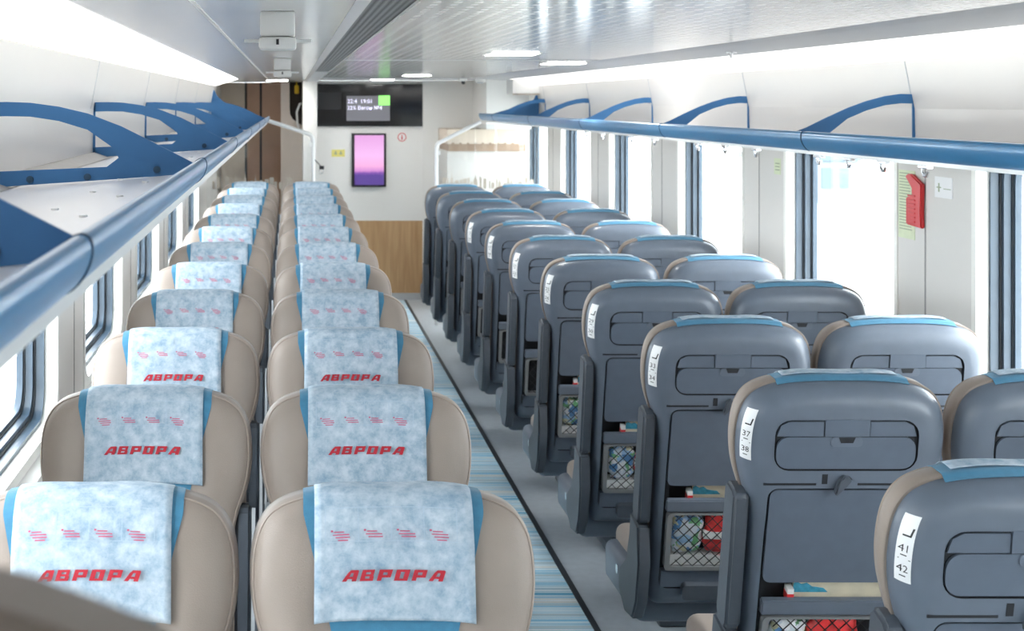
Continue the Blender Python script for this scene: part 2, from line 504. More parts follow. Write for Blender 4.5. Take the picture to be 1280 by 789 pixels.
for side, nm in ((-1, 'left'), (1, 'right')):
    # wall section above the rack: leans in a little towards the light
    sx = lambda d: X(side, d)
    pts = [(sx(1.318), CAMZ - 0.195), (sx(1.314), CAMZ - 0.02), (sx(1.285), CAMZ + 0.132), (sx(1.31), CAMZ + 0.14), (sx(1.37), CAMZ + 0.20), (sx(1.37), CAMZ - 0.195)]
    struct('wall_%s_upper' % nm, prism(bmesh.new(), pts, Y0, 12.6), 'wall')
    # window wall
    bm = bmesh.new()
    box(bm, *sorted((sx(WALL), sx(1.50))), Y0, 16, 0, SILL)
    box(bm, *sorted((sx(WALL), sx(1.50))), Y0, 16, HEAD, CEIL + 0.05)
    ys = []
    for k in NWIN[side]:
        ys.append((OPEN0 + PITCH * k, OPEN1 + PITCH * k))
    ys = [(max(a, Y0), b) for a, b in ys if b > Y0 + 0.3]
    prev = Y0
    for a, b in ys:
        if a > prev: box(bm, *sorted((sx(WALL), sx(1.50))), prev, a, SILL, HEAD)
        prev = b
    box(bm, *sorted((sx(WALL), sx(1.50))), prev, 16, SILL, HEAD)
    struct('wall_%s' % nm, bm, 'pier')
    # seams in the pier panels and cove seams
    bm = bmesh.new()
    for a, b in ys:
        c = a - 0.22
        box(bm, *sorted((sx(WALL - 0.0015), sx(WALL + 0.01))), c - 0.004, c + 0.004, 0.3, HEAD)
    struct('trim_6' if side < 0 else 'trim_7', bm, 'darktrim')
    bm = bmesh.new()
    for k in range(-2, 5):
        yb = 4.83 + 1.745 * k
        p0 = (sx(1.3125), CAMZ - 0.02); p1 = (sx(1.2835), CAMZ + 0.132)
        prism(bm, [p0, p1, (p1[0] + side * 0.02, p1[1]), (p0[0] + side * 0.02, p0[1])], yb + 0.02, yb + 0.026)
    struct('trim_8' if side < 0 else 'trim_9', bm, 'greytrim')
    # window sill ledge
    struct('trim_10' if side < 0 else 'trim_11', prism(bmesh.new(), [(sx(WALL), SILL - 0.05), (sx(WALL), SILL - 0.01), (sx(WALL - 0.035), SILL - 0.02), (sx(WALL - 0.035), SILL - 0.05)], Y0, 12.4), 'white')
    # windows
    for i, (a, b) in enumerate(ys):
        base = empty('window_%d' % (i + 1 + (0 if side < 0 else 7)), (0, 0, 0))
        base['kind'] = 'structure'
        o_ = rrect(a, b, SILL, HEAD, 0.001); r1 = rrect(a + 0.03, b - 0.03, SILL + 0.03, HEAD - 0.03, 0.09)
        d0, d1 = sorted((sx(WALL - 0.004), sx(WALL + 0.035)))
        obj('window_rim', ring_prism(bmesh.new(), o_, r1, d0, d1), 'rim', base, smooth=True)
        bmx = bmesh.new()
        r2 = rrect(a + 0.042, b - 0.042, SILL + 0.042, HEAD - 0.042, 0.085)
        r3 = rrect(a + 0.060, b - 0.060, SILL + 0.060, HEAD - 0.060, 0.08)
        r4 = rrect(a + 0.075, b - 0.075, SILL + 0.075, HEAD - 0.075, 0.075)
        d = sorted((sx(WALL + 0.035), sx(WALL + 0.06))); ring_prism(bmx, o_, r2, *d)
        d = sorted((sx(WALL + 0.066), sx(WALL + 0.088))); ring_prism(bmx, o_, r3, *d)
        d = sorted((sx(WALL + 0.093), sx(WALL + 0.112))); ring_prism(bmx, o_, r4, *d)
        obj('window_gasket', bmx, 'gasket', base, smooth=True)
        bmx = bmesh.new()
        d = sorted((sx(WALL + 0.06), sx(WALL + 0.066))); ring_prism(bmx, o_, rrect(a + 0.048, b - 0.048, SILL + 0.048, HEAD - 0.048, 0.085), *d)
        d = sorted((sx(WALL + 0.088), sx(WALL + 0.093))); ring_prism(bmx, o_, rrect(a + 0.066, b - 0.066, SILL + 0.066, HEAD - 0.066, 0.08), *d)
        obj('window_seal', bmx, 'gasketdark', base)
        d = sorted((sx(WALL + 0.106), sx(WALL + 0.110)))
        obj('window_pane', bxm(d[0], d[1], a + 0.05, b - 0.05, SILL + 0.05, HEAD - 0.05), 'glass', base)
    # cove light
    pts = [(sx(1.10), CAMZ + 0.186), (sx(1.28), CAMZ + 0.1335), (sx(1.28), CAMZ + 0.143), (sx(1.10), CAMZ + 0.196)]
    c = obj('cove_light', prism(bmesh.new(), pts, Y0, 12.3), 'cove')
    tag(c, 'long glowing white strip light above the %s luggage rack' % nm, 'light', 'strip lights in the ceiling coves')

# wall behind the camera
struct('wall_back', bxm(CX - 1.5, CX + 1.5, Y0 - 0.08, Y0, 0, CEIL + 0.05), 'wall')

# ------------------------------------------------------------------ end wall, vestibule
EY = 14.0
def zpx(y, d): return CAMZ - (y - 128) * d / 1900.0
def xpx(x, d): return (x - 363) * d / 1900.0
struct('wall_end', bxm(0.243, 1.216, EY, EY + 0.12, 0.725, CEIL), 'white')
struct('trim_12', bxm(0.243, 1.216, EY - 0.004, EY + 0.12, 0.06, 0.725), 'wood')
struct('trim_13', bxm(0.243, 1.25, EY - 0.02, EY, 0.0, 0.06), 'greytrim')
struct('wall_end_right', bxm(1.216, 2.1, EY - 0.03, EY + 0.12, 0, CEIL), 'white')
struct('wall_end_column', bxm(0.115, 0.243, 13.9, EY + 0.12, 0, CEIL), 'white')
# overhead bulkhead and cabinet behind the right glass
struct('wall_end_bulkhead', bxm(xpx(608, 13), 2.06, 13.0, EY - 0.03, 1.585, CEIL), 'white')
cab = empty('luggage_cabinet', (1.7, 13.4, 0), label='tan and white cabinet behind the glass screen right of the aisle', cat='cabinet')
cx0, cx1 = 1.36, 2.04
def local(o, r):
    o.location = (-r.location.x, -r.location.y, -r.location.z)
    return o
local(obj('body', bxm(cx0, cx1, 13.2, EY - 0.035, 0, zpx(189, 13.2), bev=0.006), 'pier', cab), cab)
local(obj('top_panel', bxm(cx0, cx1, 13.19, EY - 0.035, zpx(180, 13.2), 1.58), 'tan', cab), cab)
bm = bxm(cx0 + 0.01, cx1, 13.18, 13.96, zpx(189, 13.2), zpx(180, 13.2))
for i in range(9):
    disc(bm, (cx0 + 0.05 + i * 0.065, 13.2, zpx(180, 13.2)), (0, 0, 1), 0.014, 0.012, 8)
local(obj('rail_band', bm, 'brownband', cab), cab)

# vestibule with brown doors on the left
VY = 15.3
struct('wall_vestibule', bxm(-0.85, -0.46, VY, VY + 0.1, 0, CEIL), 'tan')
struct('wall_vestibule_side', bxm(0.115, 0.19, EY + 0.12, VY + 0.1, 0, CEIL), 'white')
dr = empty('door_1', (0, 0, 0)); dr['kind'] = 'structure'
obj('door_leaf', bxm(xpx(309, VY), xpx(326, VY) - 0.012, VY, VY + 0.06, 0, CEIL), 'brown', dr)
obj('door_leaf', bxm(xpx(326, VY) + 0.012, xpx(351, VY), VY, VY + 0.06, 0, CEIL), 'brown', dr)
bm = bmesh.new()
box(bm, -0.46, xpx(309, VY), VY + 0.01, VY + 0.06, 0, CEIL)
box(bm, xpx(326, VY) - 0.012, xpx(326, VY) + 0.012, VY + 0.01, VY + 0.06, 0, CEIL)
obj('door_seam', bm, 'browndark', dr)
# pinkish frame with rounded opening
fr = bmesh.new()
ax, bx_ = xpx(351, 14.9), xpx(378, 14.9)
hx = xpx(362, 14.9)
out = [(ax, 0.0), (bx_, 0.0), (bx_, zpx(157, 14.9)), (bx_ - 0.012, zpx(156, 14.9)), (hx + 0.03, zpx(149, 14.9)), (hx + 0.006, zpx(143, 14.9)), (hx, zpx(136, 14.9)), (hx, CEIL), (ax, CEIL)]
prism(fr, out, 14.88, 14.98)
struct('trim_14', fr, 'pinkframe')
struct('wall_vestibule_far', bxm(-0.13, 0.115, VY + 0.02, VY + 0.1, 0, CEIL), 'browndark')
ex = empty('emergency_lamp', (xpx(371, 14.6), 14.85, zpx(110, 14.6)), label='small yellow hanging box near the ceiling beside the white column', cat='lamp')
bm = bmesh.new(); box(bm, -0.022, 0.022, -0.02, 0.02, -0.055, 0.03, bev=0.012)
obj('housing', bm, 'yellow', ex, smooth=True)
obj('hanger', disc(bmesh.new(), (0, 0, 0.03), (0, 0, 1), 0.005, CEIL - ex.location.z - 0.03), 'yellow', ex)
gh = bmesh.new(); tube(gh, [(xpx(374, 14.6), 14.86, zpx(160, 14.6)), (xpx(372, 14.6), 14.80, zpx(155, 14.6)), (xpx(371, 14.6), 14.80, zpx(140, 14.6)), (xpx(375, 14.6), 14.80, zpx(130, 14.6)), (0.12, 14.86, zpx(129, 14.6))], 0.012)
tag(obj('grab_handle', gh, 'whitemetal', smooth=True), 'bent white grab handle in the vestibule beside the yellow box', 'handle')

# ------------------------------------------------------------------ seat
def tilt(v):
    if v < 0.5: return math.radians(15)
    q = min(1, (v - 0.5) / 0.36)
    return math.radians(15 - 8 * q * q * (3 - 2 * q))
LB = 0.85
_vs = np.linspace(-0.05, 0.95, 1001)
_a = np.array([tilt(v) for v in _vs])
_yy = np.concatenate([[0], np.cumsum(np.sin(_a[:-1]) * 0.001)])
_zz = np.concatenate([[0], np.cumsum(np.cos(_a[:-1]) * 0.001)])
_yy -= np.interp(LB, _vs, _yy); _zz -= np.interp(LB, _vs, _zz)
TOPZ = 1.188
def S3(u, v, t):
    """seat-back coordinates (across, up the back, backwards) to seat space; the head of the back is over y = 0"""
    a = tilt(v)
    y = float(np.interp(v, _vs, _yy)); z = float(np.interp(v, _vs, _zz)) + TOPZ
    return (u, y + t * math.cos(a), z - t * math.sin(a))

_OUT = [(0, LB), (.05, LB - .0005), (.10, LB - .003), (.135, LB - .0075), (.162, LB - .0145), (.184, LB - .024), (.201, LB - .037), (.213, LB - .053), (.2225, LB - .075),
        (.2285, LB - .105), (.2305, LB - .140), (.229, LB - .170), (.2245, LB - .200), (.216, LB - .232), (.205, LB - .265), (.197, LB - .30), (.193, LB - .34), (.192, LB - .40), (.192, .20), (.192, .06), (.189, .03), (.180, .01), (.165, .002), (.15, 0), (0, 0)]
def catmull(P, n=6):
    P = [np.array(p, float) for p in P]; out = []
    for i in range(len(P) - 1):
        p0 = P[max(i - 1, 0)]; p1 = P[i]; p2 = P[i + 1]; p3 = P[min(i + 2, len(P) - 1)]
        m1 = (p2 - p0) / 2; m2 = (p3 - p1) / 2
        if i == 0: m1 = p2 - p1
        lim = np.linalg.norm(p2 - p1)
        for m_ in (m1, m2):
            l = np.linalg.norm(m_)
            if l > 1.3 * lim: m_ *= 1.3 * lim / l
        for k in range(n):
            t = k / n
            out.append((2 * t**3 - 3 * t**2 + 1) * p1 + (t**3 - 2 * t**2 + t) * m1 + (-2 * t**3 + 3 * t**2) * p2 + (t**3 - t**2) * m2)
    out.append(P[-1])
    return np.array(out)
OUTL = catmull(_OUT, 4)
def inset(P, d):
    T = np.gradient(P, axis=0); T /= np.linalg.norm(T, axis=1)[:, None] + 1e-9
    N = np.stack([T[:, 1], -T[:, 0]], 1)      # points inwards for this direction of travel
    Q = P + N * d
    Q[0] = (0, P[0][1] - d); Q[-1] = (0, P[-1][1] + d)
    Q[:, 0] = np.maximum(Q[:, 0], 0)
    return Q
def dist(P, u, v):
    p = np.array([abs(u), v]); a = P[:-1]; b = P[1:]
    ab = b - a; t = np.clip(((p - a) * ab).sum(1) / ((ab * ab).sum(1) + 1e-12), 0, 1)
    return float(np.sqrt((((a + ab * t[:, None]) - p) ** 2).sum(1)).min())
def dome(d, T, r):
    q = min(1.0, max(0, d) / r)
    return T * math.sqrt(max(0, 1 - (1 - q) ** 2))
SHELL = inset(OUTL, 0.005)
def sstep(a, b, x):
    q = min(1, max(0, (x - a) / (b - a))); return q * q * (3 - 2 * q)
def front_h(u, v):
    d = dist(OUTL, u, v)
    h = dome(d, 0.050, 0.045) + 0.028 * min(1, d / 0.0015)
    h += 0.012 * sstep(0.10, 0.16, abs(u)) * sstep(0.03, 0.07, d) * (1 - sstep(LB - 0.25, LB - 0.12, v))
    h += 0.010 * math.exp(-((v - (LB - 0.11)) / 0.07) ** 2) * sstep(0.02, 0.08, d)
    return h
def back_h(u, v):
    return dome(dist(SHELL, u, v), 0.052, 0.048)
def pillow(P, hf, hb, ns=22):
    bm = bmesh.new()
    vt, vb = P[0][1], P[-1][1]
    ss = [math.sin(PI / 2 * (2 * i / ns - 1)) for i in range(ns + 1)]
    grids = []
    for sgn, h in ((-1, hf), (1, hb)):
        g = []
        for (uj, vj) in P:
            cv = min(max(vj, vb + 0.06), vt - 0.11)
            row = []
            for s in ss:
                u = uj * s; v = vj + (cv - vj) * (1 - abs(s)) if True else vj
                edge = abs(s) > 0.9999
                t = 0.0 if edge else sgn * h(u, v)
                row.append(bm.verts.new(S3(u, v, t)))
            g.append(row)
        grids.append(g)
        for j in range(len(P) - 1):
            for i in range(ns):
                q = [g[j][i], g[j][i + 1], g[j + 1][i + 1], g[j + 1][i]]
                try: bm.faces.new(q)
                except ValueError: pass
    bmesh.ops.remove_doubles(bm, verts=bm.verts[:], dist=0.0004)
    bmesh.ops.dissolve_degenerate(bm, edges=bm.edges[:], dist=0.0001)
    return bm

def slab(bm, pts, v_of, t0, t1):
    """prism of a (u, v) outline between two depths, following the curve of the back"""
    A = [bm.verts.new(S3(u, v, t0)) for u, v in pts]
    B = [bm.verts.new(S3(u, v, t1)) for u, v in pts]
    n = len(pts)
    bm.faces.new(A); bm.faces.new(B[::-1])
    for i in range(n):
        bm.faces.new((A[i], A[(i + 1) % n], B[(i + 1) % n], B[i]))
    return bm

def surf_patch(u0, u1, a0, a1, eps, nu, na, width=None, thick=0.0015):
    """a band of cloth over the head of the back: a is the arc length, negative down the front, positive down the rear"""
    cols = []
    for i in range(nu + 1):
        pass
    prof_cache = {}
    def profile(u):
        k = round(u, 4)
        if k in prof_cache: return prof_cache[k]
        vm = float(np.interp(abs(u), OUTL[:38, 0], OUTL[:38, 1]))
        pts = []
        for q in np.linspace(1, 0, 46):
            v = vm - 0.30 * q ** 2
            pts.append((v, -front_h(u, v) if q > 0 else 0.0))
        vs_ = float(np.interp(abs(u), SHELL[:38, 0], SHELL[:38, 1]))
        for q in np.linspace(0, 1, 20):
            v = vs_ - 0.10 * q ** 2
            pts.append((v, back_h(u, v) if q > 0 else 0.006))
        pts = np.array(pts)
        T = np.gradient(pts, axis=0); T /= np.linalg.norm(T, axis=1)[:, None] + 1e-9
        N = np.stack([T[:, 1] * 0 + -T[:, 1] * -1, -T[:, 0]], 1)
        L = np.concatenate([[0], np.cumsum(np.linalg.norm(np.diff(pts, axis=0), axis=1))])
        # arc zero where the front face turns over the top
        top = 45 - 7
        prof_cache[k] = (pts, N, L - L[top])
        return prof_cache[k]
    return profile

_prof = surf_patch(0, 0, 0, 0, 0, 1, 1)
def on_head(u, a, eps):
    pts, N, L = _prof(u)
    v = np.interp(a, L, pts[:, 0]); t = np.interp(a, L, pts[:, 1])
    n0 = np.interp(a, L, N[:, 0]); n1 = np.interp(a, L, N[:, 1])
    return S3(u, float(v + n0 * eps), float(t + n1 * eps))

def band(wfun, a0, a1, eps, nu=14, na=40, thick=0.002, sag=0.0):
    bm = bmesh.new(); G = []
    for lay in (0, 1):
        g = []
        for j in range(na + 1):
            a = a0 + (a1 - a0) * j / na
            w = wfun(a)
            e = eps + thick * lay + (sag * min(1, max(0, -a - 0.02) / 0.2) if sag else 0)
            g.append([bm.verts.new(on_head(w * (2 * i / nu - 1), a, e + (0.0012 * math.sin(9 * i / nu + 14 * a) if sag else 0))) for i in range(nu + 1)])
        G.append(g)
        for j in range(na):
            for i in range(nu):
                bm.faces.new((g[j][i], g[j][i + 1], g[j + 1][i + 1], g[j + 1][i]))
    ring = [(0, i) for i in range(nu)] + [(j, nu) for j in range(na)] + [(na, i) for i in range(nu, 0, -1)] + [(j, 0) for j in range(na, 0, -1)]
    for k in range(len(ring)):
        p, q = ring[k], ring[(k + 1) % len(ring)]
        bm.faces.new((G[0][p[0]][p[1]], G[0][q[0]][q[1]], G[1][q[0]][q[1]], G[1][p[0]][p[1]]))
    return bm

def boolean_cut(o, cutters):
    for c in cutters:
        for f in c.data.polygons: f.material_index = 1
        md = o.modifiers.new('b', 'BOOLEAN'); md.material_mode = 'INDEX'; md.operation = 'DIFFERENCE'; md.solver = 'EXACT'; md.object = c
    dg = bpy.context.evaluated_depsgraph_get()
    me = bpy.data.meshes.new_from_object(o.evaluated_get(dg))
    o.modifiers.clear()
    o.data = me
    for c in cutters:
        bpy.data.objects.remove(c)
    me.shade_smooth(); me.set_sharp_from_angle(angle=math.radians(32))

def vstrip(u0, u1, v0, v1, r, n=5, nv=10):
    """rounded rectangle in (u, v) with extra points up its sides so it can follow the curved back"""
    pts = rrect(u0, u1, v0, v1, r, n)
    out = []
    for i, p in enumerate(pts):
        q = pts[(i + 1) % len(pts)]
        out.append(p)
        if abs(p[1] - q[1]) > 0.04:
            for k in range(1, nv):
                out.append((p[0] + (q[0] - p[0]) * k / nv, p[1] + (q[1] - p[1]) * k / nv))
    return out

def sheet(bm, u0, u1, v0, v1, t0, t1, r=0.012, bev=0.0):
    """rounded panel following the back, with subdivided faces"""
    nu, nv = 8, max(4, int((v1 - v0) / 0.025))
    return slab(bm, rrect(u0, u1, v0, v1, r), None, t0, t1)

V = lambda below: LB - below      # measured down from the top of the back
TS = 0.052                        # outer face of the shell

def build_seat():
    root = empty('passenger_seat')
    obj('back_cushion', pillow(OUTL, front_h, lambda u, v: 0.0), 'beige', root, smooth=True, angle=0)
    # piping round the face of the cushion
    bm = bmesh.new()
    P = inset(OUTL, 0.007)
    pp = [S3(u, v, -dome(0.007, 0.050, 0.045) - 0.0283) for u, v in P[P[:, 1] > 0.12]]
    qq = [(-x, y, z) for x, y, z in pp][::-1]
    tube(bm, (qq[:-1] + pp), 0.0019, 6)
    obj('piping', bm, 'piping', root, smooth=True)
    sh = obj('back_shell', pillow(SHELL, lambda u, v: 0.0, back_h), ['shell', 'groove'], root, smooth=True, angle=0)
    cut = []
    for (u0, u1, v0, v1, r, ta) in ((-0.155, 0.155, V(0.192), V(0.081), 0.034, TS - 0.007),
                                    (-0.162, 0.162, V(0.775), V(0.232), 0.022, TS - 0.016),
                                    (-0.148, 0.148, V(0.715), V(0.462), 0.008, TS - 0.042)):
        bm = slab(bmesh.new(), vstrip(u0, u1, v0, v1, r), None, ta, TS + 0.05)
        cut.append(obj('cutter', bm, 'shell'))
    boolean_cut(sh, cut)  # cut faces take the near-black, so recess shade is in the colour
    # small upper tray with its split cover and latch
    ft = obj('tray_cover', slab(bmesh.new(), vstrip(-0.150, 0.150, V(0.188), V(0.1185), 0.026), None, TS - 0.010, TS - 0.0005), 'panel', root)
    bm = slab(bmesh.new(), [(-.150, V(.1165)), (-.050, V(.1165)), (-.050, V(.085)), (-.125, V(.085)), (-.143, V(.094))], None, TS - 0.010, TS - 0.001)
    obj('tray_upper_strip', bm, 'panel', root)
    bm = slab(bmesh.new(), [(.150, V(.1165)), (.050, V(.1165)), (.050, V(.085)), (.125, V(.085)), (.143, V(.094))][::-1], None, TS - 0.010, TS - 0.001)
    obj('tray_upper_strip', bm, 'panel', root)
    bm = slab(bmesh.new(), [(-.048, V(.1165)), (.048, V(.1165)), (.048, V(.080)), (-.048, V(.080))], None, TS - 0.010, TS + 0.0015)
    obj('tray_flap', bm, 'panel', root)
    lt = obj('tray_latch', slab(bmesh.new(), rrect(-0.034, 0.034, V(.139), V(.1175), 0.009), None, TS - 0.008, TS + 0.0012), 'shell', root)
    obj('finger_notch', slab(bmesh.new(), [(-.018, V(.118)), (.018, V(.118)), (.013, V(.130)), (-.013, V(.130))], None, TS - 0.006, TS + 0.0022), 'groove', lt)
    # groove and turn latch under the tray
    bm = slab(bmesh.new(), [(-.174, V(.2245)), (-.030, V(.2245)), (-.030, V(.2200)), (-.174, V(.2200))], None, TS - 0.003, TS + 0.0008)
    slab(bm, [(.060, V(.2245)), (.174, V(.2245)), (.174, V(.2200)), (.060, V(.2200))], None, TS - 0.003, TS + 0.0008)
    slab(bm, [(.036, V(.2215)), (.048, V(.2215)), (.048, V(.200)), (.036, V(.200))], None, TS - 0.003, TS + 0.0008)
    obj('ridge_groove', bm, 'groove', root)
    bm = slab(bmesh.new(), [(-.012, V(.203)), (0.004, V(.199)), (.014, V(.207)), (.022, V(.238)), (.018, V(.244)), (.002, V(.222)), (-.010, V(.213))], None, TS + 0.001, TS + 0.016)
    bmesh.ops.bevel(bm, geom=bm.edges[:], offset=0.002, segments=2, affect='EDGES')
    obj('turn_latch', bm, 'armgrey', root, smooth=True)
    # folded table
    tb = obj('folding_table', slab(bmesh.new(), vstrip(-0.156, 0.156, V(0.4605), V(0.2385), 0.016), None, TS - 0.016, TS - 0.0055), 'panel', root)
    # slot bar, net frame and lower panel
    bm = slab(bmesh.new(), [(-.156, V(.537)), (.156, V(.537)), (.156, V(.501)), (-.156, V(.501))], None, TS - 0.016, TS + 0.004)
    bmesh.ops.bevel(bm, geom=bm.edges[:], offset=0.003, segments=2, affect='EDGES')
    obj('slot_bar', bm, 'shell', root, smooth=True)
    bm = bmesh.new()
    o_ = rrect(-.152, .152, V(.716), V(.541), 0.012, 4); i_ = rrect(-.138, .138, V(.703), V(.545), 0.010, 4)
    n = len(o_)
    q = [[bm.verts.new(S3(u, v, t)) for u, v in L] for L in (o_, i_) for t in (TS - 0.02, TS + 0.006)]
    for i in range(n):
        j = (i + 1) % n
        for r, s in ((0, 1), (1, 3), (3, 2), (2, 0)):
            bm.faces.new((q[r][i], q[r][j], q[s][j], q[s][i]))
    fr_ = obj('net_frame', bm, 'greyplastic', root, smooth=True)
    bm = bmesh.new()
    u0, u1, v0, v1 = -.138, .138, V(.703), V(.545)
    hgt = v1 - v0
    for sgn in (-1, 1):
        c = -0.5
        while c < 0.8:
            pts = []
            for k in range(9):
                v = v0 + hgt * k / 8
                u = c + sgn * (v - v0) * 0.95 - 0.14
                pts.append((u, v))
            pts = [p for p in pts if u0 <= p[0] <= u1]
            if len(pts) >= 2:
                tube(bm, [S3(u, v, TS + 0.002 + 0.004 * math.sin(PI * (v - v0) / hgt)) for u, v in pts], 0.0013, 4)
            c += 0.031
    obj('net', bm, 'black', fr_)
    bm = slab(bmesh.new(), [(-.158, V(.772)), (.158, V(.772)), (.158, V(.719)), (-.158, V(.719))], None, TS - 0.016, TS - 0.002)
    obj('lower_panel', bm, 'panel', root)
    bm = slab(bmesh.new(), rrect(-.09, .10, V(.80), V(.755), 0.012), None, TS - 0.01, TS + 0.02)
    obj('foot_bar', bm, 'armgrey', root)
    # strap of the cover
    wf = lambda a: 0.1435 if a > -0.03 else 0.1435 - 0.045 * min(1, (-a - 0.03) / 0.20)
    obj('cover_strap', band(wf, -0.232, 0.074, 0.0012, nu=16, na=46, thick=0.0012), 'strap', root, smooth=True)
    # armrest folded up on the aisle side, with its pivot housing
    bm = slab(bmesh.new(), [], None, 0, 0) if False else bmesh.new()
    prf = [(0.600, -0.026), (0.600, 0.018), (0.590, 0.034), (0.28, 0.044), (0.262, 0.032), (0.262, -0.020), (0.28, -0.034), (0.585, -0.040)]
    A = [bm.verts.new(S3(0.195, v, t)) for v, t in prf]; B = [bm.verts.new(S3(0.230, v, t)) for v, t in prf]
    bm.faces.new(A); bm.faces.new(B[::-1])
    for i in range(len(prf)):
        bm.faces.new((A[i], A[(i + 1) % len(prf)], B[(i + 1) % len(prf)], B[i]))
    bmesh.ops.recalc_face_normals(bm, faces=bm.faces[:])
    bmesh.ops.bevel(bm, geom=bm.edges[:], offset=0.007, segments=3, affect='EDGES')
    obj('armrest', bm, 'armgrey', root, smooth=True)
    yo = lambda v: S3(0, v, 0)[1]
    bm = bmesh.new()
    b0 = yo(0.26)
    prism(bm, [(b0 - 0.045, 0.625), (b0 + 0.045, 0.605), (b0 + 0.055, 0.50), (b0 + 0.02, 0.385), (b0 - 0.03, 0.325), (b0 - 0.12, 0.315), (b0 - 0.20, 0.36), (b0 - 0.20, 0.42), (b0 - 0.10, 0.48), (b0 - 0.06, 0.56)], 0.196, 0.232, axis='x')
    bmesh.ops.recalc_face_normals(bm, faces=bm.faces[:])
    bmesh.ops.bevel(bm, geom=bm.edges[:], offset=0.006, segments=2, affect='EDGES')
    obj('armrest_hinge', bm, 'armgrey', root, smooth=True)
    # seat cushion, pan and pedestal
    bm = bxm(-0.19, 0.178, b0 - 0.52, b0 - 0.035, 0.375, 0.470, bev=0.032, seg=4)
    obj('seat_cushion', bm, 'beige', root, smooth=True)
    bm = bxm(-0.225, 0.214, b0 - 0.50, b0 - 0.06, 0.30, 0.425, bev=0.028, seg=4)
    pn = obj('seat_pan', bm, 'shell', root, smooth=True)
    obj('recline_button', disc(bmesh.new(), (0.2125, b0 - 0.30, 0.385), (1, 0, 0), 0.014, 0.004), 'chrome', pn, smooth=True)
    bm = bxm(-0.15, -0.09, b0 - 0.36, b0 - 0.12, 0.03, 0.31, bev=0.012)
    box(bm, -0.18, -0.06, b0 - 0.42, b0 - 0.06, 0.0, 0.035, bev=0.008)
    obj('pedestal', bm, 'armgrey', root, smooth=True)
    return root

M['greyplastic'] = mat('mid grey plastic', (0.20, 0.205, 0.21), 0.45, noise=0.04)

# rows
P = 0.857
ROWS_L = [2.50 + P * k for k in range(12)]      # head of each back, left block
ROWS_R = [2.49 + P * k for k in range(11)]
XLA, XLW = 0.164, -0.314
XRA, XRW = 1.213, 1.692
ORD = ['front', 'second', 'third', 'fourth', 'fifth', 'sixth', 'seventh', 'eighth', 'ninth', 'tenth', 'eleventh', 'last']

def cover_mesh():
    w = lambda a: 0.1255 + 0.0015 * min(1, max(0, -a / 0.2))
    return band(w, -0.208, 0.047, 0.0040, nu=20, na=44, thick=0.0014, sag=0.004)
LOGO_PROTO = None

def head_quad(bm, pts, eps):
    """polygon drawn on the front of the cover: x across, y metres below the top"""
    f = bm.faces.new([bm.verts.new(on_head(x, -y, eps)) for x, y in pts])
    return f

LET = {
 'A': ([[(.30, .74), (1.12, .74), (1.12, 1), (.50, 1)], [(.82, 0), (1.22, 0), (1.22, .74), (.82, .74)], [(.30, .22), (.82, .22), (.82, .42), (.30, .42)], [(0, 0), (.38, 0), (.62, .74), (.30, .74)], [(1.12, .74), (1.22, .74), (1.22, .92), (1.12, 1)]], 1.3),
 'B': ([[(0, 0), (.38, 0), (.38, 1), (0, 1)], [(.38, .78), (1.05, .78), (1.05, 1), (.38, 1)], [(.38, .41), (1.05, .41), (1.05, .60), (.38, .60)], [(.38, 0), (1.12, 0), (1.12, .22), (.38, .22)], [(.76, .60), (1.05, .60), (1.05, .78), (.76, .78)], [(.76, .22), (1.12, .22), (1.12, .41), (.76, .41)]], 1.25),
 'P': ([[(0, 0), (.38, 0), (.38, 1), (0, 1)], [(.38, .76), (1.12, .76), (1.12, 1), (.38, 1)], [(.38, .30), (1.12, .30), (1.12, .52), (.38, .52)], [(.76, .52), (1.12, .52), (1.12, .76), (.76, .76)]], 1.25),
 'O': ([[(0, 0), (.42, 0), (.42, 1), (0, 1)], [(.42, .80), (.74, .80), (.74, 1), (.42, 1)], [(.42, 0), (.74, 0), (.74, .20), (.42, .20)], [(.74, 0), (1.16, 0), (1.16, 1), (.74, 1)]], 1.3),
}
def logo_mesh():
    bm = bmesh.new()
    H = 0.0175; w = 0.0218
    x = 0.0
    total = sum(LET[c][1] for c in 'ABPOPA') - 0.1
    kx = 0.167 / (total + 0.25)
    y0 = 0.143
    for c in 'ABPOPA':
        polys, adv = LET[c]
        for poly in polys:
            head_quad(bm, [(-0.0835 + (x + px * 0.86 + 0.25 * py) * kx, y0 - py * H) for px, py in poly], 0.0115)
        x += adv
    return bm
def caption_mesh(i):
    bm = bmesh.new()
    cx = -0.083 + i * 0.052
    for j, (a, b) in enumerate(((-.012, .004), (-.014, .012), (-.010, .013), (-.006, .010))):
        if j == 3 and i in (1, 2): continue
        y = 0.066 + j * 0.0042
        head_quad(bm, [(cx + a, y), (cx + b, y), (cx + b, y + 0.0017), (cx + a, y + 0.0017)], 0.0090)
    head_quad(bm, [(cx - .017, .0635), (cx - .0135, .0635), (cx - .0135, .0665), (cx - .017, .0665)], 0.0090)
    return bm
def frame_mesh():
    bm = bmesh.new()
    for i in range(5):
        x = -0.109 + i * 0.052
        head_quad(bm, [(x, .030), (x + .0008, .030), (x + .0008, .081), (x, .081)], 0.0086)
    for i in range(4):
        x = -0.109 + i * 0.052
        for y in (.030, .081):
            head_quad(bm, [(x, y), (x + .052, y), (x + .052, y + .0008), (x, y + .0008)], 0.0086)
    return bm

proto = build_seat()
cover = obj('headrest_cover', cover_mesh(), 'cloth', smooth=True, angle=0)
o = obj('printed_name', logo_mesh(), 'red', cover); o['label'] = 'red slanted block letters'
for i in range(4):
    o = obj('caption_print', caption_mesh(i), 'captionred', cover); o['label'] = 'small red caption lines'
obj('print_frame', frame_mesh(), 'printgrey', cover)
plain = None

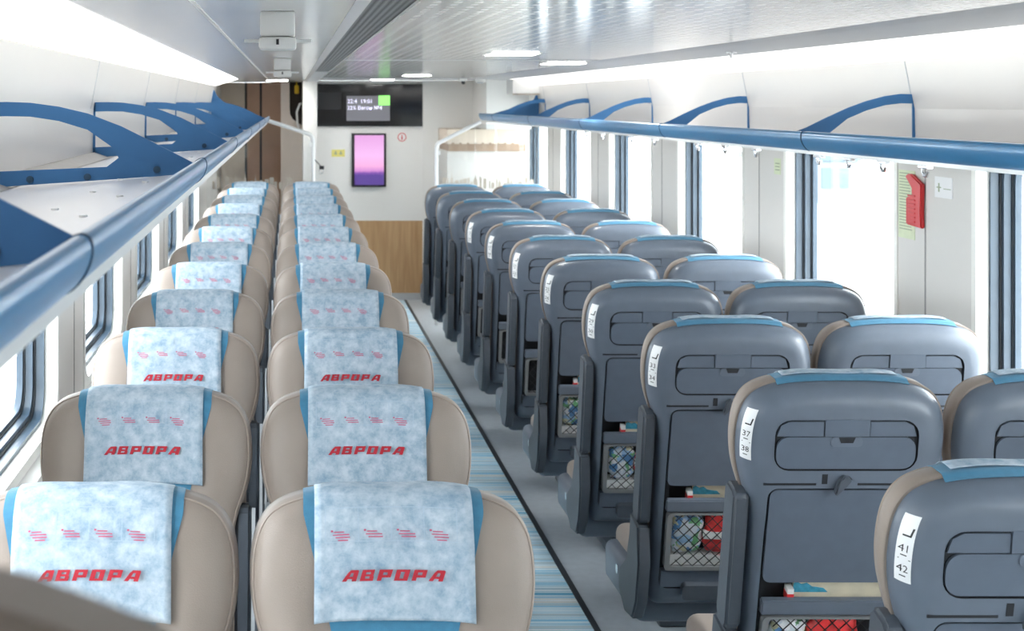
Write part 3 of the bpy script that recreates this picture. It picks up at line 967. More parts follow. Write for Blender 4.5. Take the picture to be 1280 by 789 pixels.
def stick_pt(d, v, e=0.0016):
    hw = float(np.interp(-v, -SHELL[:, 1], SHELL[:, 0]))
    return S3(hw - d, v, back_h(hw - d, v) + e)
def sticker(parent, a, b):
    bm = bmesh.new()
    d0, d1, v0, v1 = 0.004, 0.022, V(0.172), V(0.062)
    G = [[bm.verts.new(stick_pt(d0 + (d1 - d0) * i / 6, v0 + (v1 - v0) * j / 16, 0.0012)) for i in range(7)] for j in range(17)]
    for j in range(16):
        for i in range(6):
            bm.faces.new((G[j][i], G[j][i + 1], G[j + 1][i + 1], G[j + 1][i]))
    s = obj('seat_number_sticker', bm, 'sticker', parent, smooth=True)
    s['label'] = 'white sticker with seat numbers %s and %s' % (a, b)
    verts, faces = [], []
    def put(vv, ff, x, y):
        k = len(verts)
        for p in vv: verts.append(stick_pt(d0 + 0.70 * (x + p[0]), v1 - 0.93 * y + 0.93 * p[1], 0.0020))
        for f in ff: faces.append(tuple(i + k for i in f))
    for txt, y in ((a, 0.064), (b, 0.100)):
        vv, ff = glyphs(txt, 0.0185)
        put(vv, ff, 0.0018, y)
    put([(0.002, 0, 0), (0.022, 0, 0), (0.022, 0.0015, 0), (0.002, 0.0015, 0)], [(0, 1, 2, 3)], 0.001, 0.078)
    # seat pictogram: a bent line
    put([(0, 0, 0), (0.012, 0, 0), (0.012, .003, 0), (0, .003, 0)], [(0, 1, 2, 3)], 0.005, 0.037)
    put([(0, 0, 0), (0.0035, 0, 0), (0.0065, .016, 0), (0.003, .016, 0)], [(0, 1, 2, 3)], 0.0155, 0.037)
    for y in (0.071, 0.108):
        put([(0, 0, 0), (0.010, 0, 0), (0.010, .002, 0), (0, .002, 0)], [(0, 1, 2, 3)], 0.006, y)
    obj('numbers', (verts, faces), 'ink', s)

bm = bmesh.new()
A = [bm.verts.new(S3(0.231, v, t)) for v, t in ((0.10, -0.045), (0.59, -0.043), (0.59, -0.030), (0.10, -0.030))]
B = [bm.verts.new(S3(0.2385, v, t)) for v, t in ((0.10, -0.045), (0.59, -0.043), (0.59, -0.030), (0.10, -0.030))]
bm.faces.new(A); bm.faces.new(B[::-1])
for i in range(4): bm.faces.new((A[i], A[(i + 1) % 4], B[(i + 1) % 4], B[i]))
side_trim = obj('side_trim', bm, 'greytrim')
side_trim['label'] = 'pale grey edge trim'
trim_used = [False]
first = [True]
cfirst = [True]
GSL, GSR = 'beige seats facing the camera left of the aisle', 'grey seat backs right of the aisle'
GCL, GCR = 'printed headrest covers left of the aisle', 'headrest covers on the right block'
def put_seat(x, y, rz, label, group):
    o = proto if first[0] else copy_tree(proto)
    o.scale = (1, 1, 1)
    first[0] = False
    o.location = (x, y, 0); o.rotation_euler = (0, 0, rz)
    if rz: o.scale = (1.012, 1, 1.021)
    if not rz and x == XLW:
        q = side_trim.copy() if trim_used[0] else side_trim
        if trim_used[0]: COL.objects.link(q)
        trim_used[0] = True
        q.parent = o
    return tag(o, label, 'seat', group)
def put_cover(x, y, rz, label, group):
    if rz:                                   # seen from behind: only the top edge shows
        o = cover.copy(); COL.objects.link(o)
        o.scale = (1.012, 1, 1.021)
    elif not cfirst[0]:
        o = copy_tree(cover); o.scale = (1, 1, 1)
    else:
        o = cover; cfirst[0] = False
    o.location = (x, y, 0); o.rotation_euler = (0, 0, rz)
    tag(o, label, 'headrest cover', group)
    return o
rnd = random.Random(11)
seatsR = []
for k, y in enumerate(ROWS_L):
    for x, wh in ((XLA, 'aisle'), (XLW, 'window')):
        put_seat(x, y, 0, 'beige %s seat facing the camera, %s row back in the left block' % (wh, ORD[k] if k else 'nearest'), GSL)
        put_cover(x, y, 0, 'white printed cover on the beige %s seat, %s row back in the left block' % (wh, ORD[k] if k else 'nearest'), GCL)
nums = [('41', '42'), ('37', '38'), ('33', '34'), ('29', '30'), ('25', '26'), ('21', '22'), ('17', '18'), ('13', '14')]
for k, y in enumerate(ROWS_R):
    for x, wh in ((XRA, 'aisle'), (XRW, 'window')):
        if k == 0 and wh == 'window':
            continue
        rn = ORD[k] if k else 'nearest'
        if k == 10: rn = 'last'
        o = put_seat(x, y, PI, 'grey-backed %s seat facing away, %s row back in the right block' % (wh, rn), GSR)
        if wh == 'aisle':
            seatsR.append(o)
            if k < len(nums): pass
        put_cover(x, y, PI, 'thin white cover edge atop the grey %s seat, %s row back in the right block' % (wh, rn), GCR)
for k, o in enumerate(seatsR[:len(nums)]):
    sticker(o, *nums[k])

# things in the seat pockets (built in seat space and placed with the seat)
def blob(u0, u1, v0, v1, t0, t1, seed=0, crease=0.1):
    rn = random.Random(seed)
    bm = bmesh.new()
    bmesh.ops.create_icosphere(bm, subdivisions=4, radius=1)
    ph = [rn.uniform(0, 6) for _ in range(6)]
    for v in bm.verts:
        c = v.co
        f = 1 + crease * (math.sin(5 * c.x + ph[0]) * math.sin(4 * c.z + ph[1]) + 0.6 * math.sin(9 * c.z + ph[2] + 3 * c.x))
        sx = math.copysign(abs(c.x) ** 0.6, c.x) * min(f, 1.05); sz = math.copysign(abs(c.z) ** 0.6, c.z) * min(f, 1.05); sy = c.y * f
        u = (u0 + u1) / 2 + sx * (u1 - u0) / 2; w = (v0 + v1) / 2 + sz * (v1 - v0) / 2
        t = min(t1 + 0.001, max(t0, (t0 + t1) / 2 + sy * (t1 - t0) / 2))
        v.co = S3(u, w, t)
    return bm
rowsname = {0: 'nearest', 1: 'second', 2: 'third', 3: 'fourth', 4: 'fifth'}
for k in range(1, 5):
    o = seatsR[k]
    mx = (o.location.x, o.location.y, 0)
    def place(q):
        q.location = mx; q.rotation_euler = (0, 0, PI); q.scale = (1.012, 1, 1.021); return q
    nm = rowsname[k]
    a = place(obj('travel_pack', blob(0.045, 0.136, V(.672), V(.548), TS - 0.036, TS + 0.003, k), 'bag', smooth=True))
    tag(a, 'crumpled blue green foil pack in the net of the %s grey aisle seat' % nm, 'pack', 'foil packs in the seat nets')
    b = place(obj('red_packet', blob(-0.070, 0.046, V(.672), V(.540), TS - 0.034, TS + 0.003, k + 20, 0.06), 'redfoil', smooth=True))
    tag(b, 'red packet in the net pocket of the %s grey aisle seat' % nm, 'packet', 'red packets in the seat nets')
    bb = slab(bmesh.new(), [(-.072, V(.622)), (.047, V(.618)), (.047, V(.596)), (-.072, V(.600))], None, TS - 0.010, TS + 0.0046)
    obj('white_band', bb, 'paperwhite', b)
    p = place(obj('paper_wad', slab(bmesh.new(), [(-.136, V(.702)), (.136, V(.702)), (.136, V(.673)), (-.136, V(.673))], None, TS - 0.0415, TS - 0.002), 'paperwhite'))
    tag(p, 'folded white paper under the packs in the net of the %s grey aisle seat' % nm, 'paper', 'papers in the seat nets')
    g = place(obj('brochure', slab(bmesh.new(), [(-.140, V(.536)), (.078, V(.536)), (.078, V(.466)), (-.140, V(.466))], None, TS - 0.0385, TS - 0.031 + 0.0), 'magcream'))
    g.data.materials.append(M['magblue'])
    tag(g, 'cream brochure in the slot above the net of the %s grey aisle seat' % nm, 'brochure', 'brochures in the seat slots')
    c = slab(bmesh.new(), [(.000, V(.500)), (.0775, V(.500)), (.0775, V(.478)), (.070, V(.474)), (.060, V(.480)), (.048, V(.477)), (.036, V(.486)), (.010, V(.490))], None, TS - 0.0325, TS - 0.0300)
    obj('printed_treeline', c, 'magblue', g)['label'] = 'blue printed picture corner'
    sm = place(obj('small_packet', slab(bmesh.new(), [(.082, V(.510)), (.096, V(.510)), (.096, V(.482)), (.082, V(.482))], None, TS - 0.036, TS - 0.012), 'paperwhite'))
    obj('red_base', slab(bmesh.new(), [(.0815, V(.511)), (.0965, V(.511)), (.0965, V(.494)), (.0815, V(.494))], None, TS - 0.0365, TS - 0.0115), 'redplastic', sm)
    tag(sm, 'tiny red and white packet beside the brochure of the %s grey aisle seat' % nm, 'packet', 'tiny packets in the seat slots')

# ------------------------------------------------------------------ luggage racks
def profile_tube(bm, cx, cz, a, b, ang, y0, y1, n=28, grow=1.0):
    pts = []
    ca, sa = math.cos(ang), math.sin(ang)
    for i in range(n):
        t = 2 * PI * i / n
        p, q = a * grow * math.cos(t), b * grow * math.sin(t)
        pts.append((cx + p * ca - q * sa, cz + p * sa + q * ca))
    return prism(bm, pts, y0, y1)

RAIL = {-1: (-0.185, CAMZ - 0.1365), 1: (1.552, CAMZ - 0.117)}
BR = [4.85 + 1.75 * k for k in range(-3, 5)]
for side, nm in ((-1, 'left'), (1, 'right')):
    sx = lambda d: X(side, d)
    rx, rz = RAIL[side]
    ra, rb = (0.033, 0.017) if side > 0 else (0.0275, 0.0145)
    ang = math.radians(62) if side < 0 else math.radians(118)
    rack = empty('luggage_rack', (sx(1.1), 5, rz), label='white overhead luggage shelf with blue rail along the %s windows' % nm, cat='luggage rack')
    R_ = lambda q: local(q, rack)
    R_(obj('rail', profile_tube(bmesh.new(), rx, rz, ra, rb, ang, -1.0, 12.35), 'railblue', rack, smooth=True, angle=60))
    for yb in BR:
        yj = yb - 0.29 if side > 0 else yb - 0.07
        if -1 < yj < 12:
            R_(obj('rail_joint', profile_tube(bmesh.new(), rx, rz, ra + 0.0013, rb + 0.0013, ang, yj - 0.004, yj + 0.004), 'jointdark', rack, smooth=True, angle=60))
    # shelf
    zb = CAMZ - (0.180 if side < 0 else 0.172)
    inx = rx + side * 0.016
    pts = [(inx, rz - 0.012), (sx(1.24), zb), (sx(1.36), zb - 0.002), (sx(1.36), zb - 0.014), (sx(1.24), zb - 0.012), (inx, rz - 0.024)]
    R_(obj('shelf', prism(bmesh.new(), pts, -1.0, 12.35), 'shelf', rack))
    pts = [(sx(1.26), zb + 0.001), (sx(1.318), zb + 0.001), (sx(1.318), zb + 0.018), (sx(1.310), zb + 0.018)]
    R_(obj('shelf_channel', prism(bmesh.new(), pts, -1.0, 12.35), 'darktrim', rack))
    bm = bmesh.new()
    for k in range(60):
        y = -0.8 + k * 0.22
        f = 0.22 if k % 2 else 0.42
        xx = inx + (sx(1.24) - inx) * f; zz = rz - 0.012 + (zb - rz + 0.012) * f
        disc(bm, (xx, y, zz - 0.001), (0, 0, 1), 0.006, 0.004, 8)
    R_(obj('rivet', bm, 'whitemetal', rack)); rack.children[-1]['kind'] = 'stuff'
    # edge light strip under the rail
    R_(obj('lip', bxm(*sorted((rx + side * 0.004, rx + side * 0.02)), -1.0, 12.35, rz - 0.038, rz - 0.022), 'whitemetal', rack))
    # brackets
    for yb in [b_ + (0.08 if side < 0 else 0.0) for b_ in BR]:
        if side > 0 and yb < 1: continue
        if yb < 1: continue
        rf = lambda d: d  # half-width coordinates
        tipd = abs(rx - CX) + 0.006
        tz = rz + 0.004
        wd = 1.312
        out = []
        dz = (lambda d: -0.026 * max(0, min(1, (d - 1.06) / 0.2))) if side < 0 else (lambda d: 0)
        top = [(wd, CAMZ + 0.026), (1.27, CAMZ + 0.027), (1.22, CAMZ + 0.020), (1.16, CAMZ + 0.004), (1.10, CAMZ - 0.018), (1.03, CAMZ - 0.050), (0.97, CAMZ - 0.080), (tipd, tz)]
        low = [(tipd, tz - 0.026 + 0.012), (0.95, rz - 0.012 + (zb - rz + 0.012) * 0.22 + 0.001), (wd + 0.003, zb + 0.001)]
        base = [(wd + 0.002, zb + 0.034), (1.06, zb + 0.045)]
        inner = [(1.035, CAMZ - 0.116), (1.045, CAMZ - 0.096), (1.10, CAMZ - 0.052), (1.16, CAMZ - 0.026), (1.22, CAMZ - 0.009), (1.27, CAMZ - 0.003), (wd, CAMZ - 0.004)]
        if side > 0:
            lift = 0.004
        def strip(bm, A, B, y0, y1):
            n_ = max(len(A), len(B))
        bm = bmesh.new()
        loop = [(d, z + dz(d)) for d, z in top] + low + base + [(d, z + dz(d)) for d, z in inner]
        loop = [(sx(d), z) for d, z in loop]
        prism(bm, loop, yb - 0.004, yb + 0.004)
        bmesh.ops.triangulate(bm, faces=[f for f in bm.faces if len(f.verts) > 4])
        br = R_(obj('bracket', bm, 'blue', rack))
        for d, z in ((1.22, zb + 0.019), (1.10, zb + 0.024), (0.955, rz - 0.004)):
            obj('bolt', disc(bmesh.new(), (sx(d), yb - 0.0035, z), (0, -1, 0), 0.0075, 0.005, 12), 'jointdark', br)
        bm = bxm(*sorted((sx(wd - 0.012), sx(wd + 0.012))), yb - 0.012, yb + 0.012, zb + 0.02, CAMZ - 0.0, bev=0)
        # thin upright against the wall
        bm.free()
        bm = bmesh.new()
        prism(bm, [(sx(1.308), CAMZ + 0.0), (sx(1.309), zb + 0.01), (sx(1.318), zb + 0.01), (sx(1.3145), CAMZ + 0.0)], yb - 0.004, yb + 0.004)
        obj('bracket_upright', bm, 'blue', br)
    ft_ = 0.0 if side < 0 else -0.045
    fin = [(1.312, CAMZ + 0.105 + ft_), (1.285, CAMZ + 0.100 + ft_), (1.265, CAMZ + 0.055 + ft_), (1.21, CAMZ + 0.005), (1.10, CAMZ - 0.045), (abs(rx - CX) + 0.008, rz + 0.008), (abs(rx - CX) + 0.008, rz - 0.010), (1.312, zb + 0.001)]
    R_(obj('end_bracket', prism(bmesh.new(), [(sx(d), z) for d, z in fin], 12.15, 12.165), 'blue', rack))
    # coat hooks under the shelf edge
hooks = 0
hk = None
for i, (x, y) in enumerate([(1.93, y) for y in (4.62, 4.95, 5.25, 5.55, 6.3, 6.75, 7.2, 8.05, 8.6, 9.4, 9.9)]):
    if hk is None:
        hk = empty('coat_hook')
        bm = bmesh.new(); box(bm, -0.01, 0.01, -0.035, 0.035, -0.012, 0.0, bev=0.003)
        obj('plate', bm, 'chrome', hk)
        bm = bmesh.new(); tube(bm, [(0, 0.02, -0.01), (0, 0.02, -0.024), (0, 0.008, -0.034), (0, -0.010, -0.034), (0, -0.018, -0.022)], 0.005, 8)
        obj('hook', bm, 'chrome', hk, smooth=True)
        q = hk
    else:
        q = copy_tree(hk)
    q.location = (x, y, CAMZ - 0.190)
    tag(q, ['silver hook under the right rack, nearest to the camera', 'silver hook under the right rack, second from the camera', 'silver hook under the right rack, third from the camera', 'silver hook under the right rack, fourth from the camera', 'silver hook under the right rack, fifth from the camera', 'silver hook under the right rack, sixth from the camera', 'silver hook under the right rack, seventh from the camera', 'silver hook under the right rack, eighth from the camera', 'silver hook under the right rack, ninth from the camera', 'silver hook under the right rack, tenth from the camera', 'silver hook under the right rack, farthest from the camera'][i], 'hook', 'coat hooks under the right rack')

# ------------------------------------------------------------------ glass screens behind the last rows
def screen_partition(x_in, x_out, y, z_in, z_out, label, side):
    g = empty('glass_partition', (x_in, y, 0), label=label, cat='partition')
    L = lambda q: local(q, g)
    s = 1 if x_out > x_in else -1
    bm = bmesh.new()
    r = 0.03
    tube(bm, [(x_in, y, 0.0), (x_in, y, z_in - 0.05), (x_in + s * 0.006, y, z_in - 0.025), (x_in + s * 0.02, y, z_in - 0.006), (x_in + s * 0.045, y, z_in + 0.008), (x_out, y, z_out)], 0.016, 12)
    L(obj('handrail', bm, 'whitemetal', g, smooth=True))
    xe = X(side, 1.36)
    bm = bmesh.new()
    pts = [(x_in + s * 0.02, 0.35), (xe, 0.35), (xe, min(z_out - 0.03, 1.64)), (x_out, z_out - 0.02), (x_in + s * 0.05, z_in - 0.012), (x_in + s * 0.02, z_in - 0.05)]
    prism(bm, pts, y - 0.005, y + 0.005)
    L(obj('glass_pane', bm, 'pglass', g))
    # etched skyline along the pane
    bm = bmesh.new()
    rn = random.Random(5 + side)
    xx = x_in + s * 0.05; zb = 1.11
    while abs(xe - xx) > 0.06 and (xe - xx) * s > 0:
        w = rn.uniform(0.012, 0.035); h = rn.uniform(0.05, 0.10)
        q0, q1 = sorted((xx, xx + s * w))
        box(bm, q0, q1, y - 0.0075, y - 0.0055, zb, zb + h)
        if rn.random() < 0.35:
            prism(bm, [(q0 + w * .3, zb + h), (q0 + w * .7, zb + h), (q0 + w * .5, zb + h + 0.05)], y - 0.0075, y - 0.0055)
        xx += s * (w + rn.uniform(0.002, 0.02))
    L(obj('etched_skyline', bm, 'print', g))
    bm = bxm(*sorted((x_in - 0.0 + s * 0.012, x_in + s * 0.034)), y - 0.012, y + 0.012, z_in - 0.10, z_in - 0.065, bev=0.003)
    L(obj('glass_clamp', bm, 'whitemetal', g))
    return g
screen_partition(0.185, -0.20, 12.40, zpx(168, 12.4), zpx(150, 12.4), 'glass screen with white tube handrail behind the last beige seats', -1)
screen_partition(1.19, 1.552, 12.40, zpx(178, 12.4), zpx(152, 12.4), 'glass screen with white tube handrail behind the last grey seats', 1)

# ------------------------------------------------------------------ end wall fittings
band_ = empty('display_band', (0.73, EY - 0.02, 1.79), label='black glass information band across the top of the end wall', cat='display')
L = lambda q: local(q, band_)
bx0, bx1 = xpx(397, EY), xpx(528, EY)
L(obj('glass_front', bxm(bx0, bx1, EY - 0.03, EY - 0.001, zpx(158, EY), zpx(105, EY), bev=0.004), 'blackglass', band_))
L(obj('display_screen', bxm(xpx(433, EY), xpx(487, EY), EY - 0.036, EY - 0.029, zpx(151, EY), zpx(120, EY)), 'dispgrey', band_))
bm = bmesh.new()
sv = bmesh.new()
def put_text(txt, size, x, z, y, m, name, parent, frm=None):
    vv, ff = glyphs(txt, size)
    q = obj(name, ([(x + p[0], y, z + p[1]) for p in vv], ff), m, parent)
    return q
L(put_text('22:4  19:01', 0.052, xpx(434, EY), zpx(129, EY), EY - 0.0375, 'dispwhite', 'display_text', band_))
L(put_text('22% Вагон №4', 0.048, xpx(434, EY), zpx(137, EY), EY - 0.0375, 'dispwhite', 'display_text', band_))
L(obj('green_field', bxm(xpx(473, EY), xpx(487, EY), EY - 0.038, EY - 0.0295, zpx(131.5, EY), zpx(119.5, EY)), 'dispgreen', band_))
L(obj('side_panel', bxm(xpx(397.5, EY), xpx(427, EY), EY - 0.033, EY - 0.029, zpx(137, EY), zpx(116, EY)), 'black', band_))

scr = empty('wall_screen', (xpx(461, EY), EY - 0.02, zpx(200, EY)), label='upright black framed screen showing a purple sunset on the end wall', cat='screen')
L = lambda q: local(q, scr)
L(obj('bezel', bxm(xpx(439.5, EY), xpx(482.5, EY), EY - 0.04, EY - 0.001, zpx(233.5, EY), zpx(166.5, EY), bev=0.006), 'black', scr, smooth=True))
L(obj('picture', bxm(xpx(443, EY), xpx(479.5, EY), EY - 0.042, EY - 0.038, zpx(231, EY), zpx(169, EY)), 'screen', scr))

st = obj('warning_sticker', bxm(xpx(414.5, EY), xpx(431, EY), EY - 0.003, EY, zpx(196, EY), zpx(187, EY)), 'yellowpale')
tag(st, 'small yellow sticker with two figures left of the purple screen', 'sticker')
bm = bmesh.new()
for cx_ in (419.5, 426):
    x_, z_ = xpx(cx_, EY), zpx(191, EY)
    prism(bm, [(x_ - .014, z_ - .016), (x_ + .014, z_ - .016), (x_ + .006, z_ + .004), (x_ - .006, z_ + .004)], EY - 0.004, EY - 0.003)
    disc(bm, (x_, EY - 0.003, z_ + .010), (0, -1, 0), 0.007, 0.001, 10)
obj('figures', bm, 'inkgreen', st)
# round prohibition sign
bm = bmesh.new()
cx_, cz_ = xpx(502.5, EY), zpx(171.5, EY)
ro = [(cx_ + 0.040 * math.cos(a), cz_ + 0.040 * math.sin(a)) for a in [2 * PI * i / 32 for i in range(32)]]
ri = [(cx_ + 0.033 * math.cos(a), cz_ + 0.033 * math.sin(a)) for a in [2 * PI * i / 32 for i in range(32)]]
ring_prism(bm, ro, ri, EY - 0.003, EY - 0.0, axis='y')
sg = obj('round_sign', bm, 'redplastic')
tag(sg, 'small round red and white pictogram right of the purple screen', 'sign')
bm = bmesh.new(); disc(bm, (cx_, EY - 0.0005, cz_), (0, -1, 0), 0.033, 0.001, 24)
obj('face', bm, 'sticker', sg)
bm = bmesh.new(); prism(bm, [(cx_ - .007, cz_ - .022), (cx_ + .007, cz_ - .022), (cx_ + .005, cz_ + .008), (cx_ - .005, cz_ + .008)], EY - .0025, EY - .0015)
disc(bm, (cx_, EY - .0015, cz_ + .016), (0, -1, 0), .006, .001, 10)
obj('pictogram', bm, 'redplastic', sg)
# wall bracket arm left of the screen
wb = empty('wall_latch', (xpx(402, 13.9), 13.88, zpx(210, 13.9)), label='small black latch on a rod beside the white column', cat='latch')
bm = bmesh.new(); tube(bm, [(-0.07, 0, 0.085), (0.0, -0.01, 0.01)], 0.006)
obj('rod', bm, 'greyplastic', wb, smooth=True)
bm = bmesh.new(); box(bm, -0.022, 0.022, -0.04, 0.02, -0.01, 0.02, bev=0.005)
obj('clip', bm, 'black', wb)
bm = bmesh.new(); tube(bm, [(0.018 * math.cos(a) - 0.005, -0.01, -0.028 + 0.022 * math.sin(a)) for a in [2 * PI * i / 16 for i in range(17)]], 0.005)
obj('ring', bm, 'chrome', wb, smooth=True)

# beige speaker box hanging where the right cove ends
sp = empty('speaker_box', (1.9, 12.2, CAMZ + 0.14), label='beige box hanging at the far end of the right light cove', cat='box')
bm = bmesh.new(); box(bm, xpx(641, 12.0) - 1.9, 2.09 - 1.9, -0.18, 0.14, zpx(117, 12.0) - sp.location.z, CEIL - 0.018 - sp.location.z, bev=0.004)
obj('housing', bm, 'white', sp)
bm = bmesh.new(); box(bm, xpx(648, 12.0) - 1.9, 2.05 - 1.9, -0.16, 0.12, zpx(118.5, 12.0) - sp.location.z, zpx(117, 12.0) - sp.location.z)
obj('base_plate', bm, 'tan', sp)

# cameras on the bulkhead ceiling
sc_ = empty('security_camera', (xpx(579, 12.9), 12.9, CEIL), label='small white camera with black lens under the ceiling at the far end', cat='camera')
bm = bmesh.new(); disc(bm, (0, 0, -0.02), (0, 0, 1), 0.03, 0.02, 16); obj('mount', bm, 'white', sc_, smooth=True)
bm = bmesh.new(); bmesh.ops.create_uvsphere(bm, u_segments=14, v_segments=8, radius=0.018, matrix=Matrix.Translation((0, -0.01, -0.03))); obj('lens', bm, 'black', sc_, smooth=True)
s2 = empty('smoke_detector', (xpx(601, 12.7), 12.75, CEIL), label='small white detector on the far ceiling right of the tiny camera', cat='detector')
bm = bmesh.new(); disc(bm, (0, 0, -0.03), (0, 0, 1), 0.045, 0.03, 20); obj('base', bm, 'white', s2, smooth=True)
bm = bmesh.new(); disc(bm, (0, 0, -0.042), (0, 0, 1), 0.028, 0.014, 20); obj('sensor', bm, 'greytrim', s2, smooth=True)

# ceiling downlights
dl = None
for i, (x, y, lab) in enumerate(((0.91, 6.25, 'small rectangular ceiling light nearest the camera'), (1.39, 7.75, 'small rectangular ceiling light near the right light cove'), (0.93, 11.2, 'small rectangular ceiling light just before the end wall'), (0.80, 13.2, 'rectangular ceiling light nearest the black display band'), (-0.12, 13.7, 'rectangular ceiling light added to brighten the brown doors'))):  # the last one is added to brighten the dark vestibule
    if dl is None:
        dl = empty('ceiling_light')
        bm = bmesh.new(); box(bm, -0.105, 0.105, -0.125, 0.125, -0.003, 0.0, bev=0.001); obj('frame', bm, 'white', dl)
        bm = bmesh.new(); box(bm, -0.095, 0.095, -0.115, 0.115, -0.0040, -0.002); obj('diffuser', bm, 'down', dl)
        q = dl
    else:
        q = copy_tree(dl)
    q.location = (x, y, CEIL); tag(q, lab, 'light', 'downlights in the perforated ceiling')

# long air grille
gr = empty('air_grille', (0.19, 6, CEIL), label='long dark mesh air grille running along the ceiling', cat='vent')
L = lambda q: local(q, gr)
L(obj('mesh_panel', bxm(0.148, 0.240, Y0 + 0.02, 9.5, CEIL - 0.006, CEIL - 0.001), 'grille', gr))
L(obj('end_cover', bxm(0.148, 0.240, 9.5, 13.85, CEIL - 0.008, CEIL - 0.001), 'greytrim', gr))
bm = bmesh.new()
prism(bm, [(0.128, CEIL - 0.002), (0.148, CEIL - 0.014), (0.148, CEIL - 0.001), (0.128, CEIL - 0.001)], Y0 + 0.02, 13.85)
prism(bm, [(0.240, CEIL - 0.012), (0.252, CEIL - 0.002), (0.252, CEIL - 0.001), (0.240, CEIL - 0.001)], Y0 + 0.02, 13.85)
L(obj('frame', bm, 'white', gr))

# ceiling boxes in the left glossy panel
cb = None
for i, (x, y, lab) in enumerate(((-0.028, 3.36, 'white boxy ceiling unit nearest the camera, left of the air grille'), (-0.036, 6.9, 'white boxy ceiling unit farther back, left of the air grille'))):
    if cb is None:
        cb = empty('ceiling_unit')
        bm = bmesh.new(); box(bm, -0.038, 0.038, -0.03, 0.05, -0.055, 0.0, bev=0.004); obj('housing', bm, 'white', cb, smooth=True)
        bm = bmesh.new(); box(bm, -0.041, 0.041, -0.045, 0.05, -0.084, -0.057, bev=0.006); f_ = obj('front_cover', bm, 'white', cb, smooth=True)
        bm = bmesh.new(); box(bm, -0.003, 0.003, -0.047, -0.044, -0.074, -0.062); obj('lock_slot', bm, 'black', f_)
        bm = bmesh.new(); box(bm, -0.075, 0.075, 0.0, 0.008, -0.068, -0.060, bev=0.002); obj('cross_bar', bm, 'whitemetal', cb)
        q = cb
    else:
        q = copy_tree(cb)
    q.location = (x, y, CEIL); tag(q, lab, 'ceiling unit', 'white units on the left ceiling')

# sprinkler on the right cove trim
spr = empty('sprinkler_head', (1.63, 5.62, CEIL - 0.012), label='small metal sprinkler at the edge of the right light cove', cat='sprinkler')
bm = bmesh.new(); disc(bm, (0, 0, -0.006), (0, 0, 1), 0.02, 0.006, 16); obj('plate', bm, 'chrome', spr)
bm = bmesh.new(); disc(bm, (0, 0, -0.022), (0, 0, 1), 0.006, 0.018, 10); disc(bm, (0, 0, -0.025), (0, 0, 1), 0.013, 0.003, 12); obj('nozzle', bm, 'chrome', spr)

# ------------------------------------------------------------------ things on the right piers
PW = X(1, WALL)
def pier_tag(o, *a): return tag(o, *a)
def Dp(px): return 1900 * PW / (px - 363)
def zr(y, d): return CAMZ - (y - 128) * d / 1900
d1 = Dp(1147)
eh = empty('emergency_hammer', (PW, d1, zr(250, d1)), label='red emergency hammer mounted on the right window pier', cat='emergency hammer')
h0 = lambda y: (250 - y) * d1 / 1900
yy_ = lambda px: (Dp(px) - d1)
bm = bmesh.new()
prism(bm, [(yy_(1157), h0(284)), (yy_(1138), h0(282)), (yy_(1138), h0(247)), (yy_(1145), h0(246)), (yy_(1145), h0(236)), (yy_(1137), h0(222)), (yy_(1139), h0(218)), (yy_(1144), h0(218)), (yy_(1157), h0(229)), (yy_(1157), h0(240)), (yy_(1156), h0(262))], -0.016, 0.0, axis='x')
bmesh.ops.recalc_face_normals(bm, faces=bm.faces[:])
bmesh.ops.bevel(bm, geom=bm.edges[:], offset=0.004, segments=2, affect='EDGES')
obj('handle', bm, 'redplastic', eh, smooth=True)
bm = bmesh.new()
for k in range(7):
    z = h0(278) + k * 0.014
    box(bm, -0.019, -0.015, yy_(1150), yy_(1141), z, z + 0.005, bev=0.001)
obj('grip_ridges', bm, 'redplastic', eh)
si = obj('instruction_sheet', bxm(PW - 0.0015, PW + 0.001, Dp(1144), Dp(1123.5), zr(300, 5.0), zr(213, 5.05)), 'greenpale')
tag(si, 'pale green instruction sheet behind the red hammer', 'sticker')
bm = bmesh.new()
rn = random.Random(2)
for k in range(20):
    z = zr(218 + k * 3.7, 5.02)
    box(bm, PW - 0.0022, PW - 0.0014, Dp(1142 - rn.uniform(0, 5)), Dp(1125), z, z + 0.0035)
obj('printed_lines', bm, 'inkgreen', si)
ws = obj('notice_sticker', bxm(PW - 0.0015, PW + 0.001, Dp(1191), Dp(1169), zr(247, 4.8), zr(221, 4.8)), 'sticker')
tag(ws, 'small square white notice right of the red hammer', 'sticker')
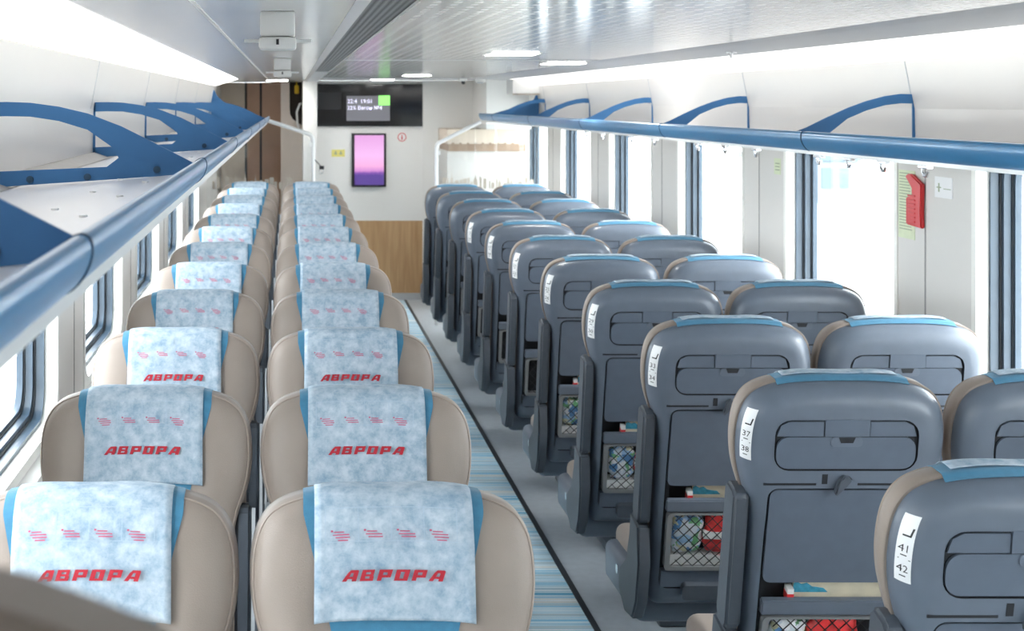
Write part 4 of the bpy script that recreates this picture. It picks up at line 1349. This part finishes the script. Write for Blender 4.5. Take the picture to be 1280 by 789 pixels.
bm = bxm(PW - 0.0022, PW - 0.0014, Dp(1175), Dp(1173.5), zr(240, 4.8), zr(229, 4.8)); box(bm, PW - 0.0022, PW - 0.0014, Dp(1177), Dp(1171.5), zr(235, 4.8), zr(233.5, 4.8)); box(bm, PW - 0.0022, PW - 0.0014, Dp(1189), Dp(1180), zr(236, 4.8), zr(235, 4.8))
obj('printed_mark', bm, 'inkgreen', ws)
d2 = Dp(972)
s3 = obj('notice_sticker', bxm(PW - 0.0015, PW + 0.001, Dp(976), Dp(968), zr(218, d2), zr(198, d2)), 'greenpale')
tag(s3, 'small pale green notice high on the middle window pier', 'sticker')
bm = bmesh.new()
for k in range(3): box(bm, PW - 0.0022, PW - 0.0014, Dp(975), Dp(969.5), zr(205 + 4 * k, d2), zr(203.6 + 4 * k, d2))
obj('printed_mark', bm, 'inkgreen', s3)

# ------------------------------------------------------------------ blurred padded panel right in front of the lens, bottom left
bm = bmesh.new()
D_ = 0.40
pts = [(-0.36, 0.0), (0.02, 0.0)]
for px, py in ((300, 1000), (285, 890), (255, 838), (215, 812), (165, 791), (115, 774), (60, 750), (0, 732), (-80, 716), (-150, 711), (-200, 711)):
    pts.append((xpx(px, D_), zpx(py, D_)))
pts[0] = (xpx(-200, D_), 0.0); pts[1] = (xpx(300, D_), 0.0)
prism(bm, pts, D_ - 0.02, D_ + 0.02)
bmesh.ops.recalc_face_normals(bm, faces=bm.faces[:])
bmesh.ops.bevel(bm, geom=[e for e in bm.edges], offset=0.006, segments=3, affect='EDGES', clamp_overlap=True)
tag(obj('padded_screen', bm, 'beige', smooth=True), 'blurred beige padded edge in the bottom left corner close to the camera', 'screen')

# ------------------------------------------------------------------ outside
struct('ground', bxm(-60, 60, -40, 90, -1.3, -1.2), 'ground')
hs = empty('hut', (15.0, 47, -1.2), label='pale blue low hut faintly seen through the right window', cat='hut')
bm = bxm(-0.6, 2.0, -1.5, 1.5, 0, 1.25); obj('wall', bm, 'house', hs)
bm = bxm(-0.7, 2.1, -1.6, 1.6, 1.25, 1.45, bev=0.03); obj('roof', bm, 'houseroof', hs)
for xx in (-0.4, 0.9):
    obj('window', bxm(xx, xx + 0.8, -1.53, -1.49, 0.45, 1.05), 'houseroof', hs)
